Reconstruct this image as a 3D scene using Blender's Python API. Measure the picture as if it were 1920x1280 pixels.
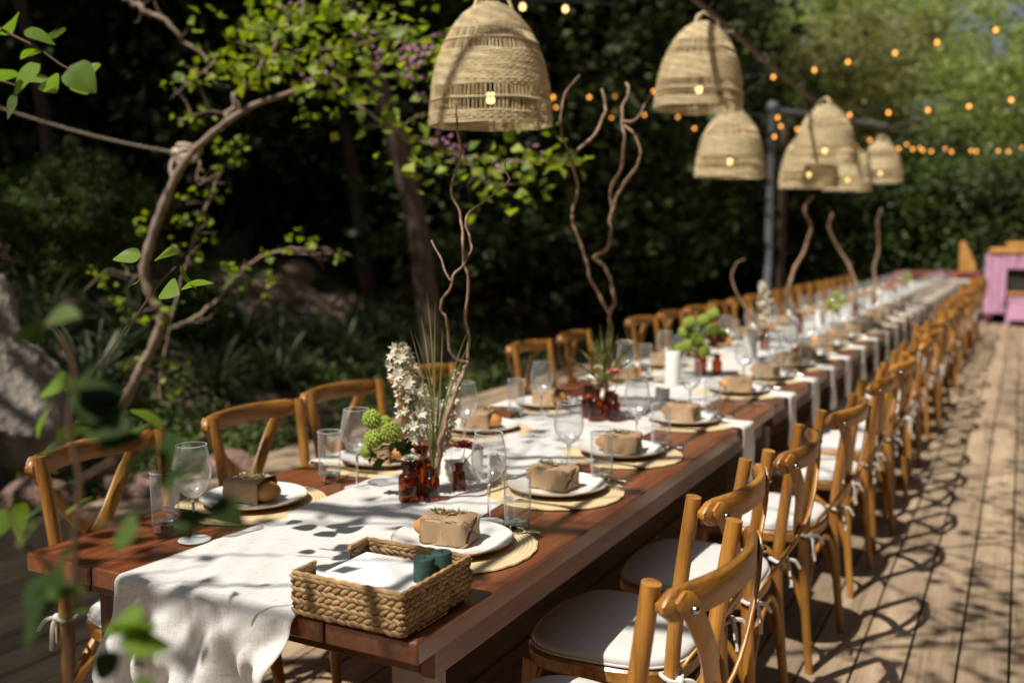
import bpy, bmesh, math, random
import numpy as np
from mathutils import Vector, Matrix

random.seed(7)
rng = np.random.default_rng(11)
scene = bpy.context.scene
for o in list(bpy.data.objects):
    bpy.data.objects.remove(o)
col = scene.collection
R_ = math.radians

# ------------------------------------------------------------------ camera
CAM = Vector((1.352, -1.277, 1.41))
AX = Vector((0.8838131, 0.46784014, 0.0))            # camera right
AU = Vector((-0.04859895, 0.09180997, 0.9945899))    # camera up
AF = Vector((-0.46530908, 0.87903159, -0.10387939))  # camera forward
FOC = 1800.0                                         # focal length for a 1920 wide picture
cam_d = bpy.data.cameras.new('camera')
cam = bpy.data.objects.new('camera', cam_d)
col.objects.link(cam)
cam.matrix_world = Matrix(((AX.x, AU.x, -AF.x, CAM.x), (AX.y, AU.y, -AF.y, CAM.y), (AX.z, AU.z, -AF.z, CAM.z), (0, 0, 0, 1)))
cam_d.sensor_width = 36.0
cam_d.lens = FOC / 1920.0 * 36.0
cam_d.clip_start = 0.05
cam_d.clip_end = 2000
cam_d.dof.use_dof = True
cam_d.dof.focus_distance = 1.95
cam_d.dof.aperture_fstop = 2.1
scene.camera = cam

# ------------------------------------------------------------------ sky and sun
LDIR = Vector((0.22, 0.56, -1.0)).normalized()       # direction the sunlight travels
SUN_EL = math.asin(-LDIR.z)
SUN_AZ = math.atan2(-LDIR.x, -LDIR.y)
world = bpy.data.worlds.new('World')
scene.world = world
world.use_nodes = True
wn = world.node_tree
wn.nodes.clear()
sky = wn.nodes.new('ShaderNodeTexSky')
sky.sky_type = 'NISHITA'
sky.sun_disc = False
sky.sun_elevation = SUN_EL
sky.sun_rotation = SUN_AZ
sky.air_density = 1.0
sky.dust_density = 2.5
sky.ozone_density = 0.2
bg = wn.nodes.new('ShaderNodeBackground')
bg.inputs['Strength'].default_value = 0.05
wo = wn.nodes.new('ShaderNodeOutputWorld')
hs = wn.nodes.new('ShaderNodeHueSaturation')
hs.inputs['Saturation'].default_value = 0.6
wn.links.new(sky.outputs[0], hs.inputs['Color'])
wn.links.new(hs.outputs[0], bg.inputs[0])
wn.links.new(bg.outputs[0], wo.inputs[0])
sun_d = bpy.data.lights.new('sun', 'SUN')
sun_d.energy = 5.0
sun_d.angle = R_(0.5)
sun_d.color = (1.0, 0.94, 0.85)
sun = bpy.data.objects.new('sun', sun_d)
sun.rotation_euler = LDIR.to_track_quat('-Z', 'Y').to_euler()
sun.location = (-3, -8, 14)
col.objects.link(sun)

scene.view_settings.view_transform = 'Standard'
scene.view_settings.look = 'None'
scene.view_settings.exposure = 0.2
scene.view_settings.gamma = 1.0
scene.cycles.use_denoising = True
scene.cycles.max_bounces = 8
scene.cycles.transparent_max_bounces = 24
scene.cycles.diffuse_bounces = 4
scene.cycles.sample_clamp_indirect = 6.0
scene.cycles.caustics_reflective = False
scene.cycles.caustics_refractive = False


def at(px, py, d):
    """real place of something seen along a sight line at distance d"""
    return CAM + (AX * ((px - 960) / FOC) + AU * (-(py - 640) / FOC) + AF) * d


def smooth01(a, b, x):
    t = np.clip((x - a) / (b - a), 0, 1)
    return t * t * (3 - 2 * t)


def terr(x, y):
    """height of the garden ground"""
    x = np.asarray(x, float); y = np.asarray(y, float)
    s = np.clip(-3.3 - x, 0, 9)
    h = -0.07 + 0.3 * s * smooth01(0, 2.0, s) + 0.05 * np.sin(x * 1.7 + y * .8) * smooth01(0, 1.5, s) \
        + 0.04 * np.sin(y * 2.3 - x * .6) * smooth01(0, 1.5, s)
    return h


# ------------------------------------------------------------------ materials
M = {}


def new_mat(name):
    m = bpy.data.materials.new(name)
    m.use_nodes = True
    nt = m.node_tree
    nt.nodes.clear()
    out = nt.nodes.new('ShaderNodeOutputMaterial')
    M[name] = m
    return m, nt, out


def N(nt, t, **kw):
    n = nt.nodes.new(t)
    for k, v in kw.items():
        if hasattr(n, k):
            setattr(n, k, v)
        else:
            n.inputs[k.replace('_', ' ')].default_value = v
    return n


def ramp(nt, fac, stops):
    r = nt.nodes.new('ShaderNodeValToRGB')
    e = r.color_ramp.elements
    while len(e) < len(stops):
        e.new(0.5)
    for i, (p, c) in enumerate(stops):
        e[i].position = p
        e[i].color = (*c, 1) if len(c) == 3 else c
    nt.links.new(fac, r.inputs[0])
    return r.outputs[0]


def principled(name, c1, c2=None, rough=0.6, scale=8.0, stretch=(1, 1, 1), bump=0.0, bump_scale=None, detail=4.0,
               coat=0.0, spec=0.5, rnd=0.0, metallic=0.0, sheen=0.0, rough2=None, dist=0.002, lo=.3, hi=.7):
    """noise-varied surface; rnd varies value from object to object"""
    m, nt, out = new_mat(name)
    L = nt.links.new
    b = nt.nodes.new('ShaderNodeBsdfPrincipled')
    tc = nt.nodes.new('ShaderNodeTexCoord')
    mp = nt.nodes.new('ShaderNodeMapping')
    mp.inputs['Scale'].default_value = stretch
    oi = nt.nodes.new('ShaderNodeObjectInfo')
    va = nt.nodes.new('ShaderNodeVectorMath'); va.operation = 'MULTIPLY_ADD'
    L(oi.outputs['Random'], va.inputs[0])
    va.inputs[1].default_value = (13.7, 7.3, 4.1)
    L(tc.outputs['Object'], va.inputs[2])
    L(va.outputs[0], mp.inputs['Vector'])
    nz = N(nt, 'ShaderNodeTexNoise', Scale=scale, Detail=detail)
    L(mp.outputs[0], nz.inputs['Vector'])
    c2 = c2 or tuple(x * 0.8 for x in c1)
    cc = ramp(nt, nz.outputs['Fac'], [(lo, c2), (hi, c1)])
    if rnd > 0:
        hs = nt.nodes.new('ShaderNodeHueSaturation')
        mr = nt.nodes.new('ShaderNodeMapRange')
        mr.inputs[3].default_value = 1 - rnd; mr.inputs[4].default_value = 1 + rnd
        L(oi.outputs['Random'], mr.inputs[0]); L(mr.outputs[0], hs.inputs['Value']); L(cc, hs.inputs['Color'])
        cc = hs.outputs[0]
    L(cc, b.inputs['Base Color'])
    if rough2 is not None:
        mr2 = nt.nodes.new('ShaderNodeMapRange')
        mr2.inputs[1].default_value = .3; mr2.inputs[2].default_value = .7
        mr2.inputs[3].default_value = rough2; mr2.inputs[4].default_value = rough
        L(nz.outputs['Fac'], mr2.inputs[0]); L(mr2.outputs[0], b.inputs['Roughness'])
    else:
        b.inputs['Roughness'].default_value = rough
    b.inputs['Metallic'].default_value = metallic
    b.inputs['Coat Weight'].default_value = coat
    b.inputs['Coat Roughness'].default_value = 0.15
    b.inputs['Specular IOR Level'].default_value = spec
    b.inputs['Sheen Weight'].default_value = sheen
    if bump > 0:
        nb = N(nt, 'ShaderNodeTexNoise', Scale=bump_scale or scale * 3, Detail=5.0)
        L(mp.outputs[0], nb.inputs['Vector'])
        bp = nt.nodes.new('ShaderNodeBump')
        bp.inputs['Strength'].default_value = bump; bp.inputs['Distance'].default_value = dist
        L(nb.outputs['Fac'], bp.inputs['Height']); L(bp.outputs[0], b.inputs['Normal'])
    L(b.outputs[0], out.inputs[0])
    return m


def wood(name, c1, c2, c3, rough=0.4, coat=0.0, along='Y', grain=14.0, rnd=0.12, bump=0.25, spec=.5, knots=0.0, dist=.0012):
    m, nt, out = new_mat(name)
    L = nt.links.new
    b = nt.nodes.new('ShaderNodeBsdfPrincipled')
    tc = nt.nodes.new('ShaderNodeTexCoord'); oi = nt.nodes.new('ShaderNodeObjectInfo')
    va = nt.nodes.new('ShaderNodeVectorMath'); va.operation = 'MULTIPLY_ADD'
    L(oi.outputs['Random'], va.inputs[0]); va.inputs[1].default_value = (31.7, 17.3, 23.1)
    L(tc.outputs['Object'], va.inputs[2])
    mp = nt.nodes.new('ShaderNodeMapping')
    sc = {'X': (.06, 1, 1), 'Y': (1, .06, 1), 'Z': (1, 1, .06)}[along]
    mp.inputs['Scale'].default_value = sc
    L(va.outputs[0], mp.inputs['Vector'])
    n1 = N(nt, 'ShaderNodeTexNoise', Scale=grain, Detail=6.0, Roughness=.6, Distortion=.6)
    n2 = N(nt, 'ShaderNodeTexNoise', Scale=grain * 7, Detail=4.0)
    n3 = N(nt, 'ShaderNodeTexNoise', Scale=2.3, Detail=3.0)
    L(mp.outputs[0], n1.inputs['Vector']); L(mp.outputs[0], n2.inputs['Vector']); L(va.outputs[0], n3.inputs['Vector'])
    mx = nt.nodes.new('ShaderNodeMath'); mx.operation = 'MULTIPLY_ADD'
    L(n2.outputs['Fac'], mx.inputs[0]); mx.inputs[1].default_value = .35
    m2 = nt.nodes.new('ShaderNodeMath'); m2.operation = 'MULTIPLY'
    L(n1.outputs['Fac'], m2.inputs[0]); m2.inputs[1].default_value = .65
    L(m2.outputs[0], mx.inputs[2])
    cc = ramp(nt, mx.outputs[0], [(.33, c3), (.47, c2), (.63, c1)])
    mr = nt.nodes.new('ShaderNodeMapRange')
    mr.inputs[3].default_value = 1 - rnd; mr.inputs[4].default_value = 1 + rnd
    L(oi.outputs['Random'], mr.inputs[0])
    mr3 = nt.nodes.new('ShaderNodeMapRange')
    mr3.inputs[1].default_value = .3; mr3.inputs[2].default_value = .7
    mr3.inputs[3].default_value = .78; mr3.inputs[4].default_value = 1.15
    L(n3.outputs['Fac'], mr3.inputs[0])
    ml = nt.nodes.new('ShaderNodeMath'); ml.operation = 'MULTIPLY'
    L(mr.outputs[0], ml.inputs[0]); L(mr3.outputs[0], ml.inputs[1])
    hs = nt.nodes.new('ShaderNodeHueSaturation')
    L(ml.outputs[0], hs.inputs['Value']); L(cc, hs.inputs['Color'])
    L(hs.outputs[0], b.inputs['Base Color'])
    mr2 = nt.nodes.new('ShaderNodeMapRange')
    mr2.inputs[1].default_value = .3; mr2.inputs[2].default_value = .7
    mr2.inputs[3].default_value = rough + .12; mr2.inputs[4].default_value = rough - .06
    L(n3.outputs['Fac'], mr2.inputs[0]); L(mr2.outputs[0], b.inputs['Roughness'])
    b.inputs['Coat Weight'].default_value = coat; b.inputs['Coat Roughness'].default_value = .2
    b.inputs['Specular IOR Level'].default_value = spec
    bp = nt.nodes.new('ShaderNodeBump'); bp.inputs['Strength'].default_value = bump; bp.inputs['Distance'].default_value = dist
    L(mx.outputs[0], bp.inputs['Height']); L(bp.outputs[0], b.inputs['Normal'])
    L(b.outputs[0], out.inputs[0])
    return m


def leafmat(name, c1, c2, trans=0.35, rough=.5, tcol=None, spec=.35):
    m, nt, out = new_mat(name)
    L = nt.links.new
    b = nt.nodes.new('ShaderNodeBsdfPrincipled')
    g = nt.nodes.new('ShaderNodeNewGeometry')
    cc = ramp(nt, g.outputs['Random Per Island'], [(0, c2), (1, c1)])
    L(cc, b.inputs['Base Color'])
    b.inputs['Roughness'].default_value = rough
    b.inputs['Specular IOR Level'].default_value = spec
    t = nt.nodes.new('ShaderNodeBsdfTranslucent')
    hs = nt.nodes.new('ShaderNodeHueSaturation'); hs.inputs['Saturation'].default_value = 1.15; hs.inputs['Value'].default_value = 1.5
    L(cc, hs.inputs['Color']); L(hs.outputs[0], t.inputs['Color'])
    mx = nt.nodes.new('ShaderNodeMixShader'); mx.inputs[0].default_value = trans
    L(b.outputs[0], mx.inputs[1]); L(t.outputs[0], mx.inputs[2]); L(mx.outputs[0], out.inputs[0])
    return m


def thinglass(name, tint=(1, 1, 1), base=.07, edge=.62, rough=0.03, rimtint=(.55, .56, .56), glint_white=.38):
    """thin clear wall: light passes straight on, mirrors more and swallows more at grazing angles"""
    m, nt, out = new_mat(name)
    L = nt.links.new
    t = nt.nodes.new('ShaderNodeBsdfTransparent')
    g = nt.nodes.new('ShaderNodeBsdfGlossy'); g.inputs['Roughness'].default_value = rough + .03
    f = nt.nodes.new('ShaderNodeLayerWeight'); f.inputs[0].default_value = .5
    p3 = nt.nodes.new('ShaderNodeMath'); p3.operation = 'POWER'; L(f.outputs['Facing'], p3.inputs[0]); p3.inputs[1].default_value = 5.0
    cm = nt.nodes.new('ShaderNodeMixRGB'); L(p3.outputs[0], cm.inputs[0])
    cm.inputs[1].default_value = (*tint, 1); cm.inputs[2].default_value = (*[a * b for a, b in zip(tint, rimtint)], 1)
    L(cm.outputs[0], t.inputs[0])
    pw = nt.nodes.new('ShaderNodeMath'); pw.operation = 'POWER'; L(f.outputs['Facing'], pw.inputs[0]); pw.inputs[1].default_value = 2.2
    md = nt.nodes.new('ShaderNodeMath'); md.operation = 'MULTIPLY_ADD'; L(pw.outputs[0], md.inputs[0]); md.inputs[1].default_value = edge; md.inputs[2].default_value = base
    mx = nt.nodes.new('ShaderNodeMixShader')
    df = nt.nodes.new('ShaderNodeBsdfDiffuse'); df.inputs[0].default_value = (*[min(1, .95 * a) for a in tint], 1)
    gd = nt.nodes.new('ShaderNodeMixShader'); gd.inputs[0].default_value = glint_white  # white mixed in to stand for sunlight caught at the edges
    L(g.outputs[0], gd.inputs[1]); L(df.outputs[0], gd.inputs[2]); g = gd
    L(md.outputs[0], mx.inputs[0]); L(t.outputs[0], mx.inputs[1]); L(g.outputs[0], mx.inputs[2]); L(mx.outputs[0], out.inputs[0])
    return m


def emis(name, c, s):
    m, nt, out = new_mat(name)
    e = nt.nodes.new('ShaderNodeEmission'); e.inputs[0].default_value = (*c, 1); e.inputs[1].default_value = s
    nt.links.new(e.outputs[0], out.inputs[0])
    return m


wood('table_wood', (.25, .083, .03), (.155, .045, .016), (.06, .016, .007), rough=.32, coat=.4, along='Y', grain=10, rnd=.16, bump=.3)
wood('apron_wood', (.2, .075, .035), (.13, .045, .022), (.06, .02, .01), rough=.5, along='Y', grain=12, bump=.3)
wood('leg_grey_wood', (.42, .36, .31), (.32, .27, .23), (.13, .1, .085), rough=.75, along='Z', grain=14, bump=.5)
wood('leg_dark_wood', (.12, .045, .02), (.07, .025, .012), (.03, .012, .006), rough=.5, along='Z', grain=12, bump=.3)
wood('chair_wood', (.47, .222, .042), (.35, .15, .025), (.15, .055, .01), rough=.38, coat=.28, along='Z', grain=26, rnd=.22, bump=.3)
wood('chair_wood_across', (.46, .217, .042), (.33, .14, .024), (.14, .05, .01), rough=.38, coat=.28, along='Y', grain=26, rnd=.22, bump=.3)
wood('deck_wood', (.41, .305, .205), (.31, .225, .145), (.13, .088, .054), rough=.72, along='Y', grain=11, rnd=.2, bump=.45, spec=.3, dist=.002)
principled('cushion', (.66, .64, .61), (.58, .56, .53), rough=.9, scale=30, bump=.35, bump_scale=400, sheen=.2)
principled('tie_cloth', (.75, .72, .67), rough=.9, scale=40, bump=.3, bump_scale=300)
principled('kraft', (.4, .265, .15), (.32, .205, .11), rough=.75, scale=14, bump=.6, bump_scale=22, rnd=.1, dist=.003)
principled('bread', (.6, .29, .085), (.4, .15, .035), rough=.55, scale=16, bump=.5, bump_scale=40, rnd=.12, dist=.003)
principled('twine', (.55, .4, .2), (.4, .28, .13), rough=.9, scale=200)
principled('ceramic', (.78, .77, .74), (.74, .73, .7), rough=.22, scale=6, coat=.2)
principled('ceramic_rim', (.5, .34, .19), (.36, .23, .12), rough=.45, scale=60)
principled('napkin_cloth', (.74, .72, .68), (.66, .64, .6), rough=.92, scale=20, bump=.4, bump_scale=300, sheen=.2)
principled('paper', (.82, .81, .79), (.79, .78, .76), rough=.85, scale=6, bump=.2, bump_scale=8)
principled('steel', (.55, .54, .52), (.5, .49, .47), rough=.18, scale=40, metallic=1.0)
principled('dark_metal', (.06, .06, .065), (.04, .04, .045), rough=.5, scale=20, metallic=.6)
principled('post_metal', (.14, .145, .15), (.085, .088, .092), rough=.55, scale=8)
principled('candle_white', (.8, .78, .73), (.76, .74, .69), rough=.5, scale=10)
principled('candle_green', (.035, .085, .065), (.016, .045, .036), rough=.55, scale=55, bump=.3, bump_scale=120, lo=.4, hi=.62)
principled('straw', (.43, .27, .12), (.22, .125, .05), rough=.6, scale=60, stretch=(1, 1, 1), bump=.4, bump_scale=180, rnd=.22, dist=.001)
principled('straw_inner', (.14, .08, .035), (.07, .04, .018), rough=.8, scale=40, bump=.5, bump_scale=120)
principled('shade_straw', (.78, .66, .42), (.6, .48, .27), rough=.7, scale=30, bump=.4, bump_scale=200, rnd=.1)
principled('shade_stake', (.72, .58, .34), (.5, .37, .19), rough=.65, scale=60, bump=.3, bump_scale=200)
principled('bark_grey', (.2, .155, .115), (.1, .075, .055), rough=.85, scale=9, stretch=(2, 2, .5), bump=.8, bump_scale=26, dist=.01)
principled('bark_dark', (.14, .095, .068), (.06, .042, .03), rough=.9, scale=6, stretch=(3, 3, .5), bump=1.0, bump_scale=14, dist=.03)
principled('bark_redbud', (.34, .25, .18), (.2, .14, .1), rough=.8, scale=18, bump=.6, bump_scale=50, dist=.006)
principled('willow_bark', (.36, .235, .145), (.17, .1, .06), rough=.65, scale=50, bump=.7, bump_scale=120, dist=.002)
principled('stem_green', (.17, .2, .07), (.12, .13, .045), rough=.6, scale=30)
principled('stem_brown', (.12, .07, .035), (.08, .045, .022), rough=.7, scale=30)
principled('rock_pale', (.4, .35, .3), (.13, .11, .095), rough=.9, scale=3.5, bump=1.0, bump_scale=9, dist=.05, detail=8)
principled('rock_pink', (.42, .26, .2), (.2, .12, .09), rough=.9, scale=3.5, bump=1.0, bump_scale=9, dist=.05, detail=8, rnd=.25)
principled('soil', (.13, .085, .055), (.055, .038, .026), rough=.95, scale=2.2, bump=1.0, bump_scale=12, dist=.05, detail=8)
principled('rope_fibre', (.72, .62, .52), (.52, .43, .34), rough=.9, scale=120)
principled('cable_brown', (.16, .105, .065), (.09, .06, .035), rough=.8, scale=30, bump=.5, bump_scale=60)
principled('cable_black', (.03, .03, .03), rough=.6, scale=20)
principled('pink_paint', (.64, .36, .52), (.52, .27, .42), rough=.6, scale=3, bump=.2)
principled('purple_paint', (.16, .05, .12), (.1, .03, .075), rough=.6, scale=3)
principled('yellow_wood', (.55, .29, .07), (.42, .2, .045), rough=.6, scale=6)
principled('dark_inside', (.03, .022, .015), (.015, .011, .008), rough=.8, scale=6)
principled('red_rail', (.35, .1, .09), (.2, .05, .05), rough=.6, scale=4)
principled('concrete', (.5, .46, .42), (.42, .38, .34), rough=.8, scale=6)
principled('terracotta', (.36, .14, .07), (.28, .1, .05), rough=.8, scale=6, bump=.3)
principled('petal_white', (.66, .61, .49), (.52, .47, .34), rough=.7, scale=60)
principled('petal_pink', (.66, .24, .22), (.5, .13, .12), rough=.65, scale=60)
principled('petal_lilac', (.5, .24, .4), (.38, .15, .28), rough=.65, scale=60)
principled('petal_green', (.46, .55, .1), (.3, .4, .05), rough=.7, scale=60)
principled('petal_red', (.5, .05, .035), (.35, .03, .02), rough=.6, scale=60)
leafmat('leaf_redbud', (.36, .43, .06), (.12, .19, .03), trans=.42)
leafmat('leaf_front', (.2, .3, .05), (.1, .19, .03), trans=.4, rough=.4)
leafmat('leaf_front_shaded', (.03, .055, .012), (.02, .038, .009), trans=.15, rough=.7, spec=.15)  # front leaf colour darkened to stand for shade from other leaves
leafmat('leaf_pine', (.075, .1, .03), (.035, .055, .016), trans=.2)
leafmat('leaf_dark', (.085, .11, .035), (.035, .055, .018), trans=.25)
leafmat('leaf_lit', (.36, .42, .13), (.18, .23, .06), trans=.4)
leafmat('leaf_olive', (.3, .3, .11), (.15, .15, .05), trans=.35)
leafmat('leaf_mid', (.1, .15, .03), (.05, .085, .018), trans=.3)
leafmat('leaf_cover', (.15, .2, .06), (.06, .1, .025), trans=.3)
leafmat('blade', (.13, .17, .085), (.065, .095, .045), trans=.2, rough=.4)
leafmat('leaf_rosemary', (.08, .12, .05), (.045, .075, .03), trans=.15)
leafmat('blade_table', (.26, .27, .09), (.16, .16, .06), trans=.3)
thinglass('clear_glass', (.96, .97, .97), .12, .85)
thinglass('bowl_glint_glass', (.93, .95, .95), .3, .6)  # mirror share raised to imitate the bright refraction in the lower bowl
thinglass('window_glass', (.8, .8, .8))
thinglass('amber_glass', (.52, .2, .03), .05, .4, glint_white=.05)
thinglass('glass_base', (.88, .9, .9), .5, .45, glint_white=.6)  # extra white so lips and feet look sun-caught
m, nt, out = new_mat('solid_glass')
g_ = nt.nodes.new('ShaderNodeBsdfGlass'); g_.inputs['Color'].default_value = (.97, .99, .99, 1); g_.inputs['Roughness'].default_value = .01; g_.inputs['IOR'].default_value = 1.48
nt.links.new(g_.outputs[0], out.inputs[0])
emis('bulb_warm', (1.0, .62, .22), 3.2)
emis('bulb_orange', (1.0, .4, .08), 3.0)


def mat_placemat():
    """coiled straw: rings round the centre as relief"""
    m, nt, out = new_mat('placemat_straw')
    L = nt.links.new
    b = nt.nodes.new('ShaderNodeBsdfPrincipled'); b.inputs['Roughness'].default_value = .8
    tc = nt.nodes.new('ShaderNodeTexCoord')
    ln = nt.nodes.new('ShaderNodeVectorMath'); ln.operation = 'LENGTH'
    L(tc.outputs['Object'], ln.inputs[0])
    w = nt.nodes.new('ShaderNodeMath'); w.operation = 'MULTIPLY'; L(ln.outputs['Value'], w.inputs[0]); w.inputs[1].default_value = 700
    s = nt.nodes.new('ShaderNodeMath'); s.operation = 'SINE'; L(w.outputs[0], s.inputs[0])
    nz = N(nt, 'ShaderNodeTexNoise', Scale=90.0, Detail=3.0); L(tc.outputs['Object'], nz.inputs['Vector'])
    nz2 = N(nt, 'ShaderNodeTexNoise', Scale=12.0, Detail=3.0); L(tc.outputs['Object'], nz2.inputs['Vector'])
    ad = nt.nodes.new('ShaderNodeMath'); ad.operation = 'MULTIPLY_ADD'; L(nz.outputs['Fac'], ad.inputs[0]); ad.inputs[1].default_value = 2.0; L(s.outputs[0], ad.inputs[2])
    cc = ramp(nt, nz2.outputs['Fac'], [(.3, (.58, .44, .23)), (.7, (.7, .56, .33))])
    L(cc, b.inputs['Base Color'])
    bp = nt.nodes.new('ShaderNodeBump'); bp.inputs['Strength'].default_value = .5; bp.inputs['Distance'].default_value = .0015
    L(ad.outputs[0], bp.inputs['Height']); L(bp.outputs[0], b.inputs['Normal']); L(b.outputs[0], out.inputs[0])


def mat_linen():
    m, nt, out = new_mat('linen')
    L = nt.links.new
    b = nt.nodes.new('ShaderNodeBsdfPrincipled'); b.inputs['Roughness'].default_value = .92; b.inputs['Sheen Weight'].default_value = .15
    b.inputs['Specular IOR Level'].default_value = .2
    tc = nt.nodes.new('ShaderNodeTexCoord')
    mp1 = nt.nodes.new('ShaderNodeMapping'); mp1.inputs['Scale'].default_value = (1, .05, .05)
    mp2 = nt.nodes.new('ShaderNodeMapping'); mp2.inputs['Scale'].default_value = (.05, 1, 1)
    L(tc.outputs['Object'], mp1.inputs[0]); L(tc.outputs['Object'], mp2.inputs[0])
    a = N(nt, 'ShaderNodeTexNoise', Scale=420.0, Detail=2.0); c = N(nt, 'ShaderNodeTexNoise', Scale=420.0, Detail=2.0)
    L(mp1.outputs[0], a.inputs['Vector']); L(mp2.outputs[0], c.inputs['Vector'])
    s = nt.nodes.new('ShaderNodeMath'); s.operation = 'ADD'; L(a.outputs['Fac'], s.inputs[0]); L(c.outputs['Fac'], s.inputs[1])
    cr = N(nt, 'ShaderNodeTexNoise', Scale=9.0, Detail=5.0, Distortion=1.2); L(tc.outputs['Object'], cr.inputs['Vector'])
    cc = ramp(nt, s.outputs[0], [(.75, (.49, .475, .455)), (1.0, (.64, .62, .595))])
    L(cc, b.inputs['Base Color'])
    b1 = nt.nodes.new('ShaderNodeBump'); b1.inputs['Strength'].default_value = .35; b1.inputs['Distance'].default_value = .012
    L(cr.outputs['Fac'], b1.inputs['Height'])
    b2 = nt.nodes.new('ShaderNodeBump'); b2.inputs['Strength'].default_value = .5; b2.inputs['Distance'].default_value = .0008
    L(s.outputs[0], b2.inputs['Height']); L(b1.outputs[0], b2.inputs['Normal']); L(b2.outputs[0], b.inputs['Normal'])
    L(b.outputs[0], out.inputs[0])


mat_placemat()
mat_linen()


# ------------------------------------------------------------------ mesh helpers
def catmull(pts, k=6):
    P = [np.array(p, float) for p in pts]
    if len(P) < 3:
        return P
    Q = [2 * P[0] - P[1]] + P + [2 * P[-1] - P[-2]]
    out = []
    for i in range(1, len(Q) - 2):
        for j in range(k):
            t = j / k
            a, b, c, d = Q[i - 1], Q[i], Q[i + 1], Q[i + 2]
            out.append(.5 * ((2 * b) + (-a + c) * t + (2 * a - 5 * b + 4 * c - d) * t * t + (-a + 3 * b - 3 * c + d) * t ** 3))
    out.append(P[-1])
    return out


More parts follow.
